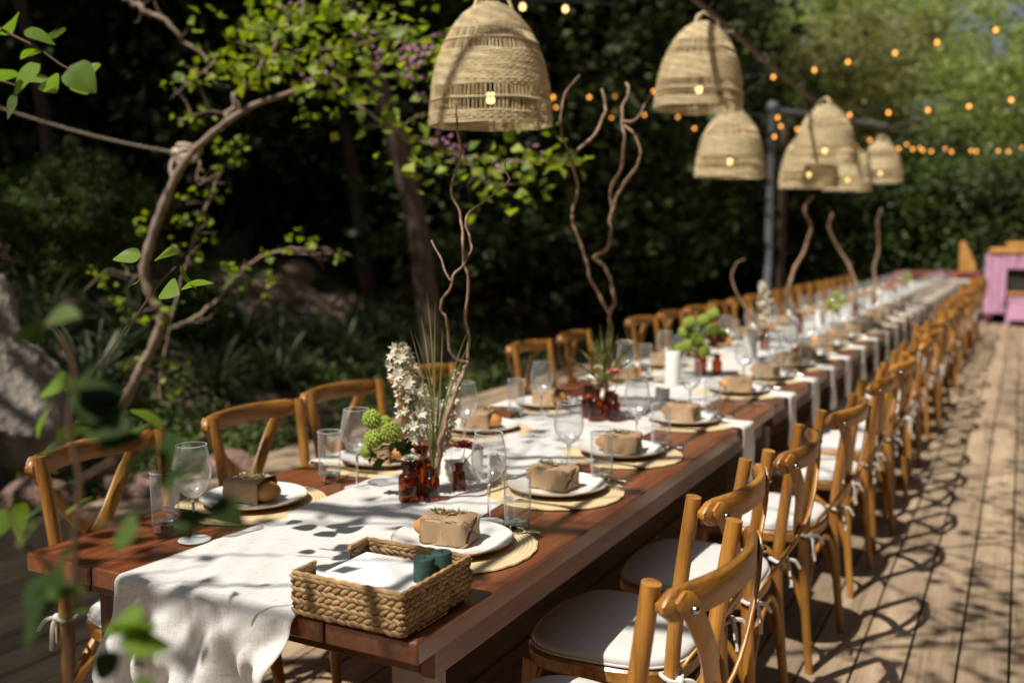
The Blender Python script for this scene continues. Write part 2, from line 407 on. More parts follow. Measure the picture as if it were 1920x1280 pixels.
class MB:
    def __init__(s):
        s.v = []; s.f = []

    def add(s, v, f):
        o = len(s.v)
        s.v += [tuple(p) for p in v]
        s.f += [tuple(i + o for i in q) for q in f]
        return s

    def tube(s, path, r, n=8, caps=True, closed=False, flat=1.0):
        P = [np.array(p, float) for p in path]
        m = len(P)
        if not hasattr(r, '__len__'):
            r = [r] * m
        elif len(r) != m:
            r = list(np.interp(np.linspace(0, 1, m), np.linspace(0, 1, len(r)), r))
        T = []
        for i in range(m):
            a = P[(i - 1) % m] if (closed or i > 0) else P[i]
            b = P[(i + 1) % m] if (closed or i < m - 1) else P[i]
            t = b - a
            T.append(t / (np.linalg.norm(t) + 1e-12))
        u = np.array([0, 0, 1.0]) if abs(T[0][2]) < .9 else np.array([1.0, 0, 0])
        u = u - T[0] * u.dot(T[0]); u /= np.linalg.norm(u)
        vs = []
        for i in range(m):
            u = u - T[i] * u.dot(T[i]); u /= (np.linalg.norm(u) + 1e-12)
            w = np.cross(T[i], u)
            for j in range(n):
                a = 2 * math.pi * j / n
                vs.append(P[i] + (u * math.cos(a) + w * math.sin(a) * flat) * r[i])
        fs = []
        mm = m if closed else m - 1
        for i in range(mm):
            for j in range(n):
                k = (i + 1) % m
                fs.append((i * n + j, i * n + (j + 1) % n, k * n + (j + 1) % n, k * n + j))
        if caps and not closed:
            fs.append(tuple(range(n - 1, -1, -1)))
            fs.append(tuple((m - 1) * n + j for j in range(n)))
        return s.add(vs, fs)

    def sweep(s, path, w, h, side=None, taper=None, up=(0, 0, 1)):
        """rounded rectangle w (sideways) x h (along up) along path"""
        P = [np.array(p, float) for p in path]
        m = len(P); UP = np.array(up, float)
        b = min(w, h) * .3
        sec = [(-w / 2 + b, -h / 2), (w / 2 - b, -h / 2), (w / 2, -h / 2 + b), (w / 2, h / 2 - b), (w / 2 - b, h / 2), (-w / 2 + b, h / 2), (-w / 2, h / 2 - b), (-w / 2, -h / 2 + b)]
        n = 8; vs = []
        for i in range(m):
            t = P[min(i + 1, m - 1)] - P[max(i - 1, 0)]; t /= np.linalg.norm(t)
            sd = np.array(side, float) if side is not None else np.cross(t, UP)
            sd = sd - t * sd.dot(t); sd /= np.linalg.norm(sd)
            uu = np.cross(sd, t)
            k = taper[i] if taper is not None else 1.0
            for a, c in sec:
                vs.append(P[i] + sd * a + uu * c * k)
        fs = []
        for i in range(m - 1):
            for j in range(n):
                fs.append((i * n + j, i * n + (j + 1) % n, (i + 1) * n + (j + 1) % n, (i + 1) * n + j))
        fs.append(tuple(range(n - 1, -1, -1))); fs.append(tuple((m - 1) * n + j for j in range(n)))
        return s.add(vs, fs)

    def lathe(s, prof, n=24, c=(0, 0, 0), cap0=False, cap1=False):
        vs = []; fs = []
        for r, z in prof:
            for j in range(n):
                a = 2 * math.pi * j / n
                vs.append((c[0] + r * math.cos(a), c[1] + r * math.sin(a), c[2] + z))
        for i in range(len(prof) - 1):
            for j in range(n):
                fs.append((i * n + j, i * n + (j + 1) % n, (i + 1) * n + (j + 1) % n, (i + 1) * n + j))
        if cap0: fs.append(tuple(range(n - 1, -1, -1)))
        if cap1: fs.append(tuple((len(prof) - 1) * n + j for j in range(n)))
        return s.add(vs, fs)

    def ball(s, c, r, sc=(1, 1, 1), nu=10, nv=6):
        prof = [(max(1e-4, r * math.sin(math.pi * i / nv)), -r * math.cos(math.pi * i / nv)) for i in range(nv + 1)]
        o = len(s.v)
        s.lathe(prof, nu)
        for i in range(o, len(s.v)):
            x, y, z = s.v[i]
            s.v[i] = (c[0] + x * sc[0], c[1] + y * sc[1], c[2] + z * sc[2])
        return s

    def cbox(s, c, sz, b=.004, rz=0.0):
        bm = bmesh.new()
        bmesh.ops.create_cube(bm, size=1.0)
        for v in bm.verts:
            v.co = Vector((v.co.x * sz[0], v.co.y * sz[1], v.co.z * sz[2]))
        if b > 0:
            bmesh.ops.bevel(bm, geom=bm.edges[:], offset=b, segments=1, affect='EDGES')
        bm.verts.index_update()
        cr, sr = math.cos(rz), math.sin(rz)
        vs = [(c[0] + v.co.x * cr - v.co.y * sr, c[1] + v.co.x * sr + v.co.y * cr, c[2] + v.co.z) for v in bm.verts]
        fs = [tuple(v.index for v in f.verts) for f in bm.faces]
        bm.free()
        return s.add(vs, fs)

    def prism(s, outline, z0, z1, bev=0.0):
        n = len(outline)
        o = np.array(outline, float); ce = o.mean(0)
        if bev > 0:
            d = o - ce; ln = np.linalg.norm(d, axis=1, keepdims=True)
            ins = ce + d * (1 - bev / ln)
            rings = [(ins, z0), (o, z0 + bev), (o, z1 - bev), (ins, z1)]
        else:
            rings = [(o, z0), (o, z1)]
        vs = [(p[0], p[1], z) for q, z in rings for p in q]
        fs = []
        for i in range(len(rings) - 1):
            for j in range(n):
                fs.append((i * n + j, i * n + (j + 1) % n, (i + 1) * n + (j + 1) % n, (i + 1) * n + j))
        fs.append(tuple(range(n - 1, -1, -1))); fs.append(tuple((len(rings) - 1) * n + j for j in range(n)))
        return s.add(vs, fs)

    def mesh(s, name, mat, smooth=True, angle=40):
        me = bpy.data.meshes.new(name)
        me.from_pydata(s.v, [], s.f)
        me.materials.append(M[mat])
        if smooth:
            me.polygons.foreach_set('use_smooth', [True] * len(me.polygons))
            me.update()
            try:
                me.set_sharp_from_angle(angle=R_(angle))
            except Exception:
                pass
        me.update()
        return me

    def build(s, name, mat, parent=None, smooth=True, angle=40):
        return obj(name, s.mesh(name, mat, smooth, angle), parent)


def obj(name, me, parent=None, loc=(0, 0, 0), rz=0.0):
    o = bpy.data.objects.new(name, me)
    col.objects.link(o)
    o.parent = parent
    o.location = loc
    o.rotation_euler = (0, 0, rz)
    return o


def empty(name, loc, rz=0.0):
    return obj(name, None, None, loc, rz)


def tag(o, label=None, cat=None, group=None, kind=None):
    if label: o['label'] = label
    if cat: o['category'] = cat
    if group: o['group'] = group
    if kind: o['kind'] = kind
    return o


def thing(name, label, cat, loc=(0, 0, 0), rz=0.0, group=None):
    return tag(empty(name, loc, rz), label, cat, group)


def copy_tree(o, parent=None):
    c = o.copy()
    col.objects.link(c)
    c.parent = parent
    for ch in o.children:
        copy_tree(ch, c)
    return c


def place(proto, used, loc, rz, label, group=None, cat=None):
    """the first time the thing itself, then copies of it with copies of its parts"""
    o = proto if not used else copy_tree(proto)
    used.append(1)
    o.location = loc
    o.rotation_euler = (0, 0, rz)
    tag(o, label, cat, group)
    return o


ORD = ['nearest', 'second', 'third', 'fourth', 'fifth', 'sixth', 'seventh', 'eighth', 'ninth', 'tenth', 'eleventh', 'twelfth', 'thirteenth',
       'fourteenth', 'fifteenth', 'sixteenth', 'seventeenth', 'eighteenth', 'nineteenth', 'twentieth', 'twenty-first', 'twenty-second',
       'twenty-third', 'twenty-fourth', 'twenty-fifth', 'twenty-sixth', 'twenty-seventh', 'twenty-eighth', 'twenty-ninth', 'thirtieth']


def np_mesh(name, V, Q, mat, smooth=False):
    """quads or triangles from arrays"""
    me = bpy.data.meshes.new(name)
    nv, nf, k = len(V), len(Q), Q.shape[1]
    me.vertices.add(nv)
    me.vertices.foreach_set('co', np.ascontiguousarray(V, np.float32).ravel())
    me.loops.add(nf * k)
    me.loops.foreach_set('vertex_index', np.ascontiguousarray(Q, np.int32).ravel())
    me.polygons.add(nf)
    me.polygons.foreach_set('loop_start', np.arange(0, nf * k, k, dtype=np.int32))
    me.polygons.foreach_set('loop_total', np.full(nf, k, np.int32))
    if smooth:
        me.polygons.foreach_set('use_smooth', np.ones(nf, bool))
    me.materials.append(M[mat])
    me.update(calc_edges=True)
    return me


def unit(a):
    return a / (np.linalg.norm(a, axis=1, keepdims=True) + 1e-9)


def leaves(name, P, size, mat, up=.35, aspect=.7, droop=0.0, dirs=None, fold=.18):
    """folded leaf blades (two triangles wide, one fold) at the points P"""
    n = len(P)
    if dirs is None:
        d = rng.normal(size=(n, 3)); d[:, 2] = d[:, 2] * .6 - droop
    else:
        d = dirs + rng.normal(size=(n, 3)) * .35
    d = unit(d)
    nr = rng.normal(size=(n, 3)) * .7 + np.array([0, 0, up * 2])
    nr = unit(nr - d * (nr * d).sum(1, keepdims=True))
    sd = np.cross(d, nr)
    L = (size * rng.uniform(.6, 1.25, n))[:, None] if np.isscalar(size) else size[:, None]
    w = L * aspect * .5
    base = P
    tip = P + d * L
    mid = P + d * L * .45
    l = mid + sd * w + nr * w * fold * 2
    r = mid - sd * w + nr * w * fold * 2
    V = np.stack([base, l, tip, r], 1).reshape(-1, 3)
    i = np.arange(n)[:, None] * 4
    Q = np.concatenate([i + np.array([[0, 1, 2]]), i + np.array([[0, 2, 3]])], 1).reshape(-1, 3)
    return np_mesh(name, V, Q, mat)


# ------------------------------------------------------------------ the ground and the deck
gx = np.concatenate([[-220, -120, -60, -30, -20], np.linspace(-15, 8, 70), [12, 20, 40, 90, 220]])
gy = np.concatenate([[-220, -100, -40, -15], np.linspace(-8, 30, 90), [36, 50, 80, 150, 300]])
GX, GY = np.meshgrid(gx, gy, indexing='ij')
GZ = terr(GX, GY)
V = np.stack([GX, GY, GZ], -1).reshape(-1, 3)
ii, jj = np.meshgrid(np.arange(len(gx) - 1), np.arange(len(gy) - 1), indexing='ij')
b0 = (ii * len(gy) + jj).ravel()
Q = np.stack([b0, b0 + len(gy), b0 + len(gy) + 1, b0 + 1], 1)
ground = obj('ground', np_mesh('ground', V, Q, 'soil', True))
tag(ground, kind='structure')

deck = empty('deck', (0, 0, 0)); tag(deck, kind='structure')
PITCH = .153
plank_mesh = {}


def plank(L):
    L = round(L, 2)
    if L not in plank_mesh:
        plank_mesh[L] = MB().cbox((0, 0, 0), (PITCH - .0075, L, .028), .003).mesh('plank', 'deck_wood', False)
    return plank_mesh[L]


rr = random.Random(5)
for k in range(-29, 17):
    x = 1.38 + PITCH * (k + .5)
    y = -3.2 + rr.choice([0, -1.0, -2.2, -3.1])
    while y < 19.2:
        L = rr.choice([4.2, 4.8, 5.4])
        if y + L > 19.3: L = max(.4, 19.3 - y)
        o = obj('plank', plank(L), deck, (x, y + L / 2, -.014 + rr.uniform(-.0015, .0012)))
        o.rotation_euler = (0, rr.uniform(-.004, .004), 0)
        y += L + .005
MB().cbox((-3.07, 8.0, -.09), (.03, 22.6, .15), .003).build('edge_board', 'deck_wood', deck, False)
for xx in (-2.6, -1.2, .2, 1.6, 3.0):
    MB().cbox((xx, 8.0, -.055), (.08, 22.4, .05), 0).build('joist', 'dark_inside', deck, False)


# ------------------------------------------------------------------ tables
TL, TH, TW = 2.62, .75, 1.0
TY = [i * (TL + .015) for i in range(6)]


def make_table(label, y0, i):
    t = thing('long_table', label, 'table', (0, y0, 0), 0, 'tables set end to end')
    for k in range(5):
        w = .2
        x = -.4 + k * .2
        MB().cbox((0, 0, 0), (w - .0035, TL + rr.uniform(-.004, .004), .042), .004).build('board', 'table_wood', t, False).location = (x, TL / 2, TH - .021 - abs(rr.gauss(0, .0006)))
    for sx in (-1, 1):
        MB().cbox((sx * .452, TL / 2, .671), (.03, TL - .2, .07), .003).build('side_rail', 'apron_wood', t, False)
    for yy in (.12, TL - .12):
        MB().cbox((0, yy, .668), (.87, .03, .06), .003).build('end_rail', 'apron_wood', t, False)
    for sx in (-1, 1):
        for yy in (.16, TL - .16):
            near_right = (sx > 0)
            lg = MB().cbox((0, 0, 0), (.075, .075, .70), .004).build('leg', 'leg_grey_wood' if near_right else 'leg_dark_wood', t, False)
            lg.location = (sx * .395, yy, .352)
    return t


for i, y0 in enumerate(TY):
    make_table(['nearest red-brown plank table with the basket on its corner', 'second red-brown plank table from the near end',
                'third red-brown plank table from the near end', 'fourth red-brown plank table from the near end',
                'fifth red-brown plank table from the near end', 'farthest red-brown plank table, before the pink kiosk'][i], y0, i)


# ------------------------------------------------------------------ linen runners
def runner(i, y0, y1, drop, label):
    nx, ny = 64, int((y1 - y0) / .012) + (int(drop / .008) if drop else 0)
    xs = np.linspace(0, 1, nx)
    V = []
    ph = i * 1.7
    rad = .02
    S = np.concatenate([np.linspace(y1, y0, int((y1 - y0) / .014)), ] )
    rows = [(y, 0.0) for y in S]
    if drop:
        rows += [(y0 - rad * math.sin(a), -rad * (1 - math.cos(a))) for a in np.linspace(.2, math.pi / 2, 6)]
        rows += [(y0 - rad, -rad - d) for d in np.linspace(.008, drop, int(drop / .007))]
    for (y, dz) in rows:
        hang = max(0.0, -dz - .012)
        h = min(1, hang / .12)
        wl = -.205 + .012 * math.sin(y * 2.1 + ph) + (.10 * hang if drop else 0) + .006 * math.sin(hang * 38)
        wr = .245 + .014 * math.sin(y * 1.7 + ph * 2) + .012 * math.sin(hang * 46 + 1) * h - .01 * h
        if not drop or y > .4:
            wl -= .03 * min(1, max(0, (y - .4) / .5)); wr -= .045 * min(1, max(0, (y - .4) / .5))
        if not drop:
            wl -= .05; wr += .04 + .05 * min(1, max(0, y - 3.2))
        for u in xs:
            x = wl + (wr - wl) * u
            lift = .0016 + .0022 * (1 + math.sin(x * 19 + y * 7 + 2.2 * math.sin(y * 3.1 + ph))) * (.5 + .5 * math.sin(y * 2.7 + ph + x * 4)) ** 2
            lift += .0015 * (1 + math.sin(y * 23 + 5 * math.sin(x * 6 + ph))) + .0016 * (1 + math.sin(x * 61 + y * 29 + 3 * math.sin(y * 8 + x * 11)))
            if u < .02 or u > .98: lift *= .4
            z = TH + lift + dz
            yy = y
            if h > 0:
                q = x * 44 + hang * 11 + 1.3 * math.sin(hang * 9 + x * 13)
                q2 = x * 21 - hang * 15 + 2 * math.sin(x * 9 + 1)
                f = .03 * math.sin(q) * min(1, hang / .16) + .036 * math.sin(q2) * min(1, hang / .2) + .013 * math.sin(x * 83 + hang * 26 + 3 * math.sin(hang * 17))
                f += .022 * math.exp(-((u - .93) / .08) ** 2) * math.sin(hang * 60) * min(1, hang / .1)
                f += .012 * math.exp(-((u - .05) / .06) ** 2) * math.sin(hang * 47 + 1)
                yy = y + h * (f - .022 - .05 * hang)
                x += h * .010 * math.cos(q) + h * .008 * math.cos(q2)
            V.append((x, yy, z))
    n = len(rows)
    V = np.array(V)
    a, b = np.meshgrid(np.arange(n - 1), np.arange(nx - 1), indexing='ij')
    b0 = (a * nx + b).ravel()
    Q = np.stack([b0, b0 + 1, b0 + nx + 1, b0 + nx], 1)
    o = obj('table_runner', np_mesh('table_runner', V, Q, 'linen', True))
    md = o.modifiers.new('thickness', 'SOLIDIFY'); md.thickness = .0012; md.offset = 1
    tag(o, label, 'table runner', 'linen runners down the tables')


runner(0, 0.0, 1.62, .46, 'white linen runner hanging in folds over the near table end')
runner(1, 1.55, 4.4, 0, 'white linen runner under the second bottle arrangement')
runner(2, 4.35, 7.6, 0, 'third white linen runner from the near end')
runner(3, 7.55, 11.4, 0, 'fourth white linen runner from the near end')
runner(4, 11.35, 15.6, 0, 'farthest white linen runner, toward the pink kiosk')


# ------------------------------------------------------------------ chairs
def seat_outline(s=1.0, n=40):
    pts = []
    for j in range(n):
        a = 2 * math.pi * j / n
        c, si = math.cos(a), math.sin(a)
        e = .62
        x = -.002 + .2 * math.copysign(abs(c) ** e, c)
        wd = .205 - .02 * (x / .2)
        y = wd * math.copysign(abs(si) ** e, si)
        pts.append((x * s, y * s))
    return pts


def make_chair():
    t = empty('crossback_chair', (0, 0, 0)); tag(t, cat='chair')
    MB().prism(seat_outline(1.0), .415, .452, .006).build('seat_frame', 'chair_wood_across', t)
    # cushion
    mb = MB()
    o = seat_outline(.97); n = len(o)
    prof = [(.93, .4525), (.985, .457), (1.0, .466), (.985, .476), (.93, .482), (.8, .4865), (.5, .4895), (.02, .4905)]
    vs = []; fs = []
    for s_, z in prof:
        for p in o:
            vs.append((p[0] * s_, p[1] * s_, z + .0012 * math.sin(p[0] * 31 * s_ + 1) * math.cos(p[1] * 27 * s_)))
    for i in range(len(prof) - 1):
        for j in range(n):
            fs.append((i * n + j, i * n + (j + 1) % n, (i + 1) * n + (j + 1) % n, (i + 1) * n + j))
    fs.append(tuple((len(prof) - 1) * n + j for j in range(n)))
    cu = MB().add(vs, fs).build('cushion', 'cushion', t, True, 80)
    MB().tube([(p[0] * 1.004, p[1] * 1.004, .4595) for p in o], .0032, 6, closed=True).build('piping', 'cushion', cu)
    for sy in (-1, 1):
        # rear leg running up into the back post
        path = catmull([(.225, sy * .2, 0), (.2, sy * .19, .25), (.19, sy * .185, .45), (.208, sy * .193, .66), (.238, sy * .201, .874)], 5)
        MB().tube(path, [.0125, .016, .0175, .0168, .0165], 12).build('rear_leg', 'chair_wood', t, True, 50)
        path = catmull([(-.17, sy * .165, .42), (-.182, sy * .172, .25), (-.21, sy * .195, 0)], 5)
        MB().tube(path, [.0185, .017, .0125], 10).build('front_leg', 'chair_wood', t, True, 50)
    # curved top rail with rounded ends
    path = []; tp = []
    for k in range(25):
        u = -1 + 2 * k / 24
        path.append((.259 + .056 * (1 - abs(u) ** 2.0), u * .219, .8405 + .004 * (1 - u * u)))
        e = max(0, (abs(u) - .84) / .16)
        tp.append(math.sqrt(max(.06, 1 - e * e)))
    rl = MB().sweep(path, .019, .059, taper=tp).build('top_rail', 'chair_wood_across', t, True, 50)
    for sy in (-1, 1):
        MB().ball((.3025, sy * .176, .834), .0075, (1, 1, 1), 10, 6).build('bolt', 'steel', rl)
        # crossed back slats
        path = [(.285, sy * .196, .858), (.297, sy * .172, .828), (.304, sy * .12, .75), (.291 + sy * .008, sy * .03, .645), (.262, -sy * .075, .56), (.222, -sy * .15, .5), (.207, -sy * .172, .478)]
        path = catmull(path, 5)
        m_ = len(path)
        MB().sweep(path, .008, .04, side=(1, sy * .5, 0), taper=[.6, .9] + [1.0] * (m_ - 3) + [.7]).build('cross_slat', 'chair_wood', t, True, 50)
    # bent braces below the seat
    def arch(p, q, up_):
        pts = []
        for k in range(13):
            u = k / 12
            s_ = math.sin(math.pi * u) ** .6
            pts.append((p[0] + (q[0] - p[0]) * u, p[1] + (q[1] - p[1]) * u, .2 + up_ * s_))
        return pts
    for sy in (-1, 1):
        MB().tube(arch((-.187, sy * .175, 0), (.2, sy * .188, 0), .2), .0105, 8).build('brace', 'chair_wood', t)
    MB().tube(arch((-.187, -.175, 0), (-.187, .175, 0), .2), .0105, 8).build('brace', 'chair_wood', t)
    MB().tube(arch((.2, -.188, 0), (.2, .188, 0), .2), .0105, 8).build('brace', 'chair_wood', t)
    # cushion ties knotted round the rear legs
    for sy in (-1, 1):
        mb = MB()
        ring = [(.19 + .0235 * math.cos(a), sy * .185 + .0235 * math.sin(a), .462 + .004 * math.sin(a * 2)) for a in np.linspace(0, 2 * math.pi, 14)[:-1]]
        mb.tube(ring, .005, 6, closed=True)
        kx, ky = .214, sy * .195
        mb.ball((kx, ky, .46), .011, (1, 1, 1), 8, 5)
        for q in ((.035, .03, -.03), (.02, -.04, -.035), (.012, .012, -.085), (.02, -.012, -.075)):
            mb.tube(catmull([(kx, ky, .46), (kx + q[0] * .6, ky + q[1] * .6, .46 + q[2] * .35 + .006), (kx + q[0], ky + q[1], .46 + q[2])], 4), [.0055, .006, .0045], 6, flat=.5)
        mb.build('tie', 'tie_cloth', cu)
    return t


chair = make_chair(); used = []
RCH = [.34, .86, 1.38, 2.07, 2.83, 3.44, 3.96, 4.42] + [5.0 + .62 * k for k in range(17)]
RXO = [.635, .53, .56, .594, .60] + [.57] * 40
for i, y in enumerate(RCH):
    rz = [-.065, -.02, .01, -.09, -.05][i] if i < 5 else rr.uniform(-.13, .13)
    lab = ('nearest wooden cross-back chair on the open deck side' if i == 0 else '%s wooden cross-back chair from the near end on the open deck side' % ORD[i])
    place(chair, used, (RXO[i] + (rr.uniform(-.05, .06) if i > 4 else 0), y, 0), rz, lab, 'cross-back chairs along the open deck side')
LCH = [.47, 1.06, 1.57, 2.13, 3.28, 3.93, 5.15, 5.8, 6.45, 7.1] + [7.75 + .62 * k for k in range(12)]
for i, y in enumerate(LCH):
    rz = math.pi + ([.06, .02, -.02, -.03][i] if i < 4 else rr.uniform(-.08, .08))
    xx = [-.57, -.575, -.62, -.63, -.7, -.72][i] if i < 6 else -.76
    lab = ('nearest wooden cross-back chair on the garden side' if i == 0 else '%s wooden cross-back chair from the near end on the garden side' % ORD[i])
    place(chair, used, (xx, y, 0), rz, lab, 'cross-back chairs along the garden side')


# ------------------------------------------------------------------ place settings
def make_placemat():
    me = MB()
    n = 72
    prof = [(.0, .004), (.06, .0042), (.12, .0044), (.178, .0042), (.186, .003), (.187, .0), ]
    vs = []; fs = []
    for k, (r, z) in enumerate(prof):
        for j in range(n):
            a = 2 * math.pi * j / n
            r2 = r * (1 + (.006 * math.sin(a * 23) + .004 * math.sin(a * 5 + 1)) * (r > .17))
            vs.append((max(r2, .0005) * math.cos(a), max(r2, .0005) * math.sin(a), z))
    for i in range(len(prof) - 1):
        for j in range(n):
            fs.append((i * n + j, i * n + (j + 1) % n, (i + 1) * n + (j + 1) % n, (i + 1) * n + j))
    return tag(me.add(vs, fs).build('placemat', 'placemat_straw', None, True, 60), cat='placemat')


def make_plate():
    t = empty('dinner_plate', (0, 0, 0)); tag(t, cat='plate')
    MB().lathe([(.0005, .006), (.07, .006), (.088, .0075), (.105, .013), (.122, .0175), (.1305, .0192)], 56).build('dish', 'ceramic', t, True, 60)
    MB().lathe([(.1305, .0192), (.133, .0188), (.133, .0165), (.128, .0138), (.108, .0085), (.09, .003), (.07, 0), (.0005, 0)], 56).build('rim', 'ceramic_rim', t, True, 60)
    return t


def make_roll(seed):
    """a bread roll in a kraft paper sleeve tied with twine, rosemary under the bow; the open end looks to +X"""
    q = random.Random(seed)
    t = empty('wrapped_bread_roll', (0, 0, 0)); tag(t, cat='bread roll')
    lx, ly, h = .1, .084, .058
    nu, nv = 9, 28
    vs = []; fs = []
    for i in range(nu):
        u = i / (nu - 1)
        x = -lx / 2 + lx * u
        for j in range(nv):
            a = 2 * math.pi * j / nv
            c, s = math.cos(a), math.sin(a)
            e = .15
            k = 1.0 - .08 * (s > 0) * s
            y = ly / 2 * k * math.copysign(abs(c) ** e, c)
            z = h / 2 + h / 2 * math.copysign(abs(s) ** e, s)
            w = .0022 * math.sin(7 * a + u * 9 + seed) + .002 * math.sin(u * 17 + 3 * a)
            pin = 1 - .035 * math.exp(-((u - .5) / .12) ** 2)
            vs.append((x + .002 * math.sin(a * 3 + seed), y * pin + w * abs(c), max(.0008, z * (pin if s > 0 else 1) + w * max(0, s))))
    for i in range(nu - 1):
        for j in range(nv):
            fs.append((i * nv + j, (i + 1) * nv + j, (i + 1) * nv + (j + 1) % nv, i * nv + (j + 1) % nv))
    # folded closed end
    o = len(vs)
    for k, (sc, dx) in enumerate(((.86, -.006), (.4, -.002), (.02, .0))):
        for j in range(nv):
            p = vs[j]
            vs.append((-lx / 2 + dx + .003 * math.sin(j * 1.9), p[1] * sc, h * .48 + (p[2] - h * .48) * sc))
    prev = 0
    for k in range(3):
        cur = o + k * nv
        for j in range(nv):
            fs.append((prev + (j + 1) % nv, cur + (j + 1) % nv, cur + j, prev + j))
        prev = cur
    sl = MB().add(vs, fs).build('paper_sleeve', 'kraft', t, True, 32)
    md = sl.modifiers.new('thickness', 'SOLIDIFY'); md.thickness = .0007
    # the roll
    bs = MB(); bs.ball((.026, 0, h * .47), 1.0, (.06, .037, .0265), 24, 14)
    bs.v = [(x, y, z + .0022 * math.sin(x * 70 + 1) * math.cos(y * 60 + seed) - .003 * math.exp(-(y / .006) ** 2) * (z > h * .6)) for x, y, z in bs.v]
    bs.build('bread', 'bread', t, True, 80)
    tw = MB()
    ys = ly / 2 * .98
    tw.tube([(0, -ys * .97, .002), (0, -ys, h * .5), (0, -ys * .88, h - .004), (0, -ys * .5, h - .0005), (0, 0, h + .0005), (0, ys * .5, h - .0005), (0, ys * .88, h - .004), (0, ys, h * .5), (0, ys * .97, .002)], .0017, 5)
    for sx in (-1, 1):
        lp = [(sx * .022 * math.sin(a) * (1 if a < math.pi else .8), .013 * sx * (1 - math.cos(a)) * .9 * math.cos(a * .5) * (1 if sx > 0 else .7), h + .002 + .005 * math.sin(a / 2)) for a in np.linspace(0, math.pi * 1.9, 12)]
        tw.tube(lp, .0016, 5)
        tw.tube(catmull([(0, 0, h + .002), (sx * .014, -.012, h + .004), (sx * .026 + q.uniform(-.006, .006), -.03, h + .0015)], 4), .0015, 5)
    tw.build('twine_bow', 'twine', t)
    st = [np.array((-.035 + .08 * k / 8, -.012 + .02 * math.sin(k * .35), h + .004 + .004 * math.sin(k * .5))) for k in range(9)]
    rs = MB(); rs.tube(st, [.0012, .0008], 5)
    so = rs.build('rosemary', 'stem_green', t)
    P = []; D = []
    for k in range(70):
        u = q.random(); i0 = int(u * 7.99); p = st[i0] + (st[i0 + 1] - st[i0]) * (u * 8 - i0)
        a = q.uniform(0, 6.28)
        P.append(p); D.append((.7, math.cos(a), abs(math.sin(a)) * .8))
    lm = leaves('needles', np.array(P), .014, 'leaf_rosemary', aspect=.16, dirs=unit(np.array(D)), fold=.05)
    obj('needles', lm, so)
    return t


def make_wineglass():
    t = empty('wine_glass', (0, 0, 0)); tag(t, cat='wine glass')
    prof = [(.004, .006), (.0036, .02), (.0034, .06), (.0037, .085), (.006, .094), (.016, .101), (.028, .112), (.037, .128), (.0415, .147), (.0415, .162), (.039, .18), (.0355, .198), (.0325, .213)]
    MB().lathe(prof[7:], 32).build('bowl', 'clear_glass', t, True, 180)
    MB().lathe(prof[4:8], 32).build('bowl_base', 'bowl_glint_glass', t, True, 180)
    MB().tube([(.0325 * math.cos(a), .0325 * math.sin(a), .213) for a in np.linspace(0, 2 * math.pi, 33)[:-1]], .0011, 5, closed=True).build('lip', 'glass_base', t)
    MB().lathe(prof[:5] + [(.0005, .0945)], 12).build('stem', 'solid_glass', t, True, 180)
    MB().lathe([(.004, .006), (.012, .0035), (.03, .0022), (.0345, .0018), (.035, .001), (.034, .0002), (.0005, .0002)], 32).build('foot', 'glass_base', t, True, 60)
    return t


def make_tumbler():
    t = empty('highball_glass', (0, 0, 0)); tag(t, cat='glass')
    MB().lathe([(.0295, .018), (.0305, .06), (.0315, .136)], 32).build('wall', 'clear_glass', t, True, 180)
    MB().tube([(.0315 * math.cos(a), .0315 * math.sin(a), .136) for a in np.linspace(0, 2 * math.pi, 33)[:-1]], .0012, 5, closed=True).build('lip', 'glass_base', t)
    MB().lathe([(.0005, .013), (.018, .013), (.026, .015), (.0295, .019), (.0295, .004), (.027, .0004), (.0005, .0004)], 32).build('base', 'solid_glass', t, True, 60)
    return t


def make_fork():
    t = empty('fork', (0, 0, 0)); tag(t, cat='fork')
    w = [(-.1, .0055), (-.08, .0058), (-.03, .0035), (.02, .0028), (.045, .006), (.058, .0115), (.066, .0118)]
    top = [(a, b) for a, b in w]; out_ = top + [(a, -b) for a, b in reversed(top)]
    MB().prism(out_, .0012, .0034).build('handle', 'steel', t, True, 40)
    tm = MB()
    for k in range(4):
        yy = -.0096 + .0064 * k
        tm.tube([(.064, yy, .0024), (.085, yy, .0044), (.103, yy, .0032)], [.0016, .0013, .0006], 5, flat=.7)
    tm.build('tines', 'steel', t)
    return t


def make_knife():
    t = empty('knife', (0, 0, 0)); tag(t, cat='knife')
    MB().sweep(catmull([(-.11, 0, .0035), (-.06, 0, .004), (.0, 0, .0035)], 4), .011, .006).build('handle', 'steel', t, True, 60)
    MB().prism([(0, -.005), (.02, -.0085), (.08, -.009), (.105, -.004), (.112, .003), (.1, .006), (0, .005)], .0022, .0036).build('blade', 'steel', t, True, 40)
    return t


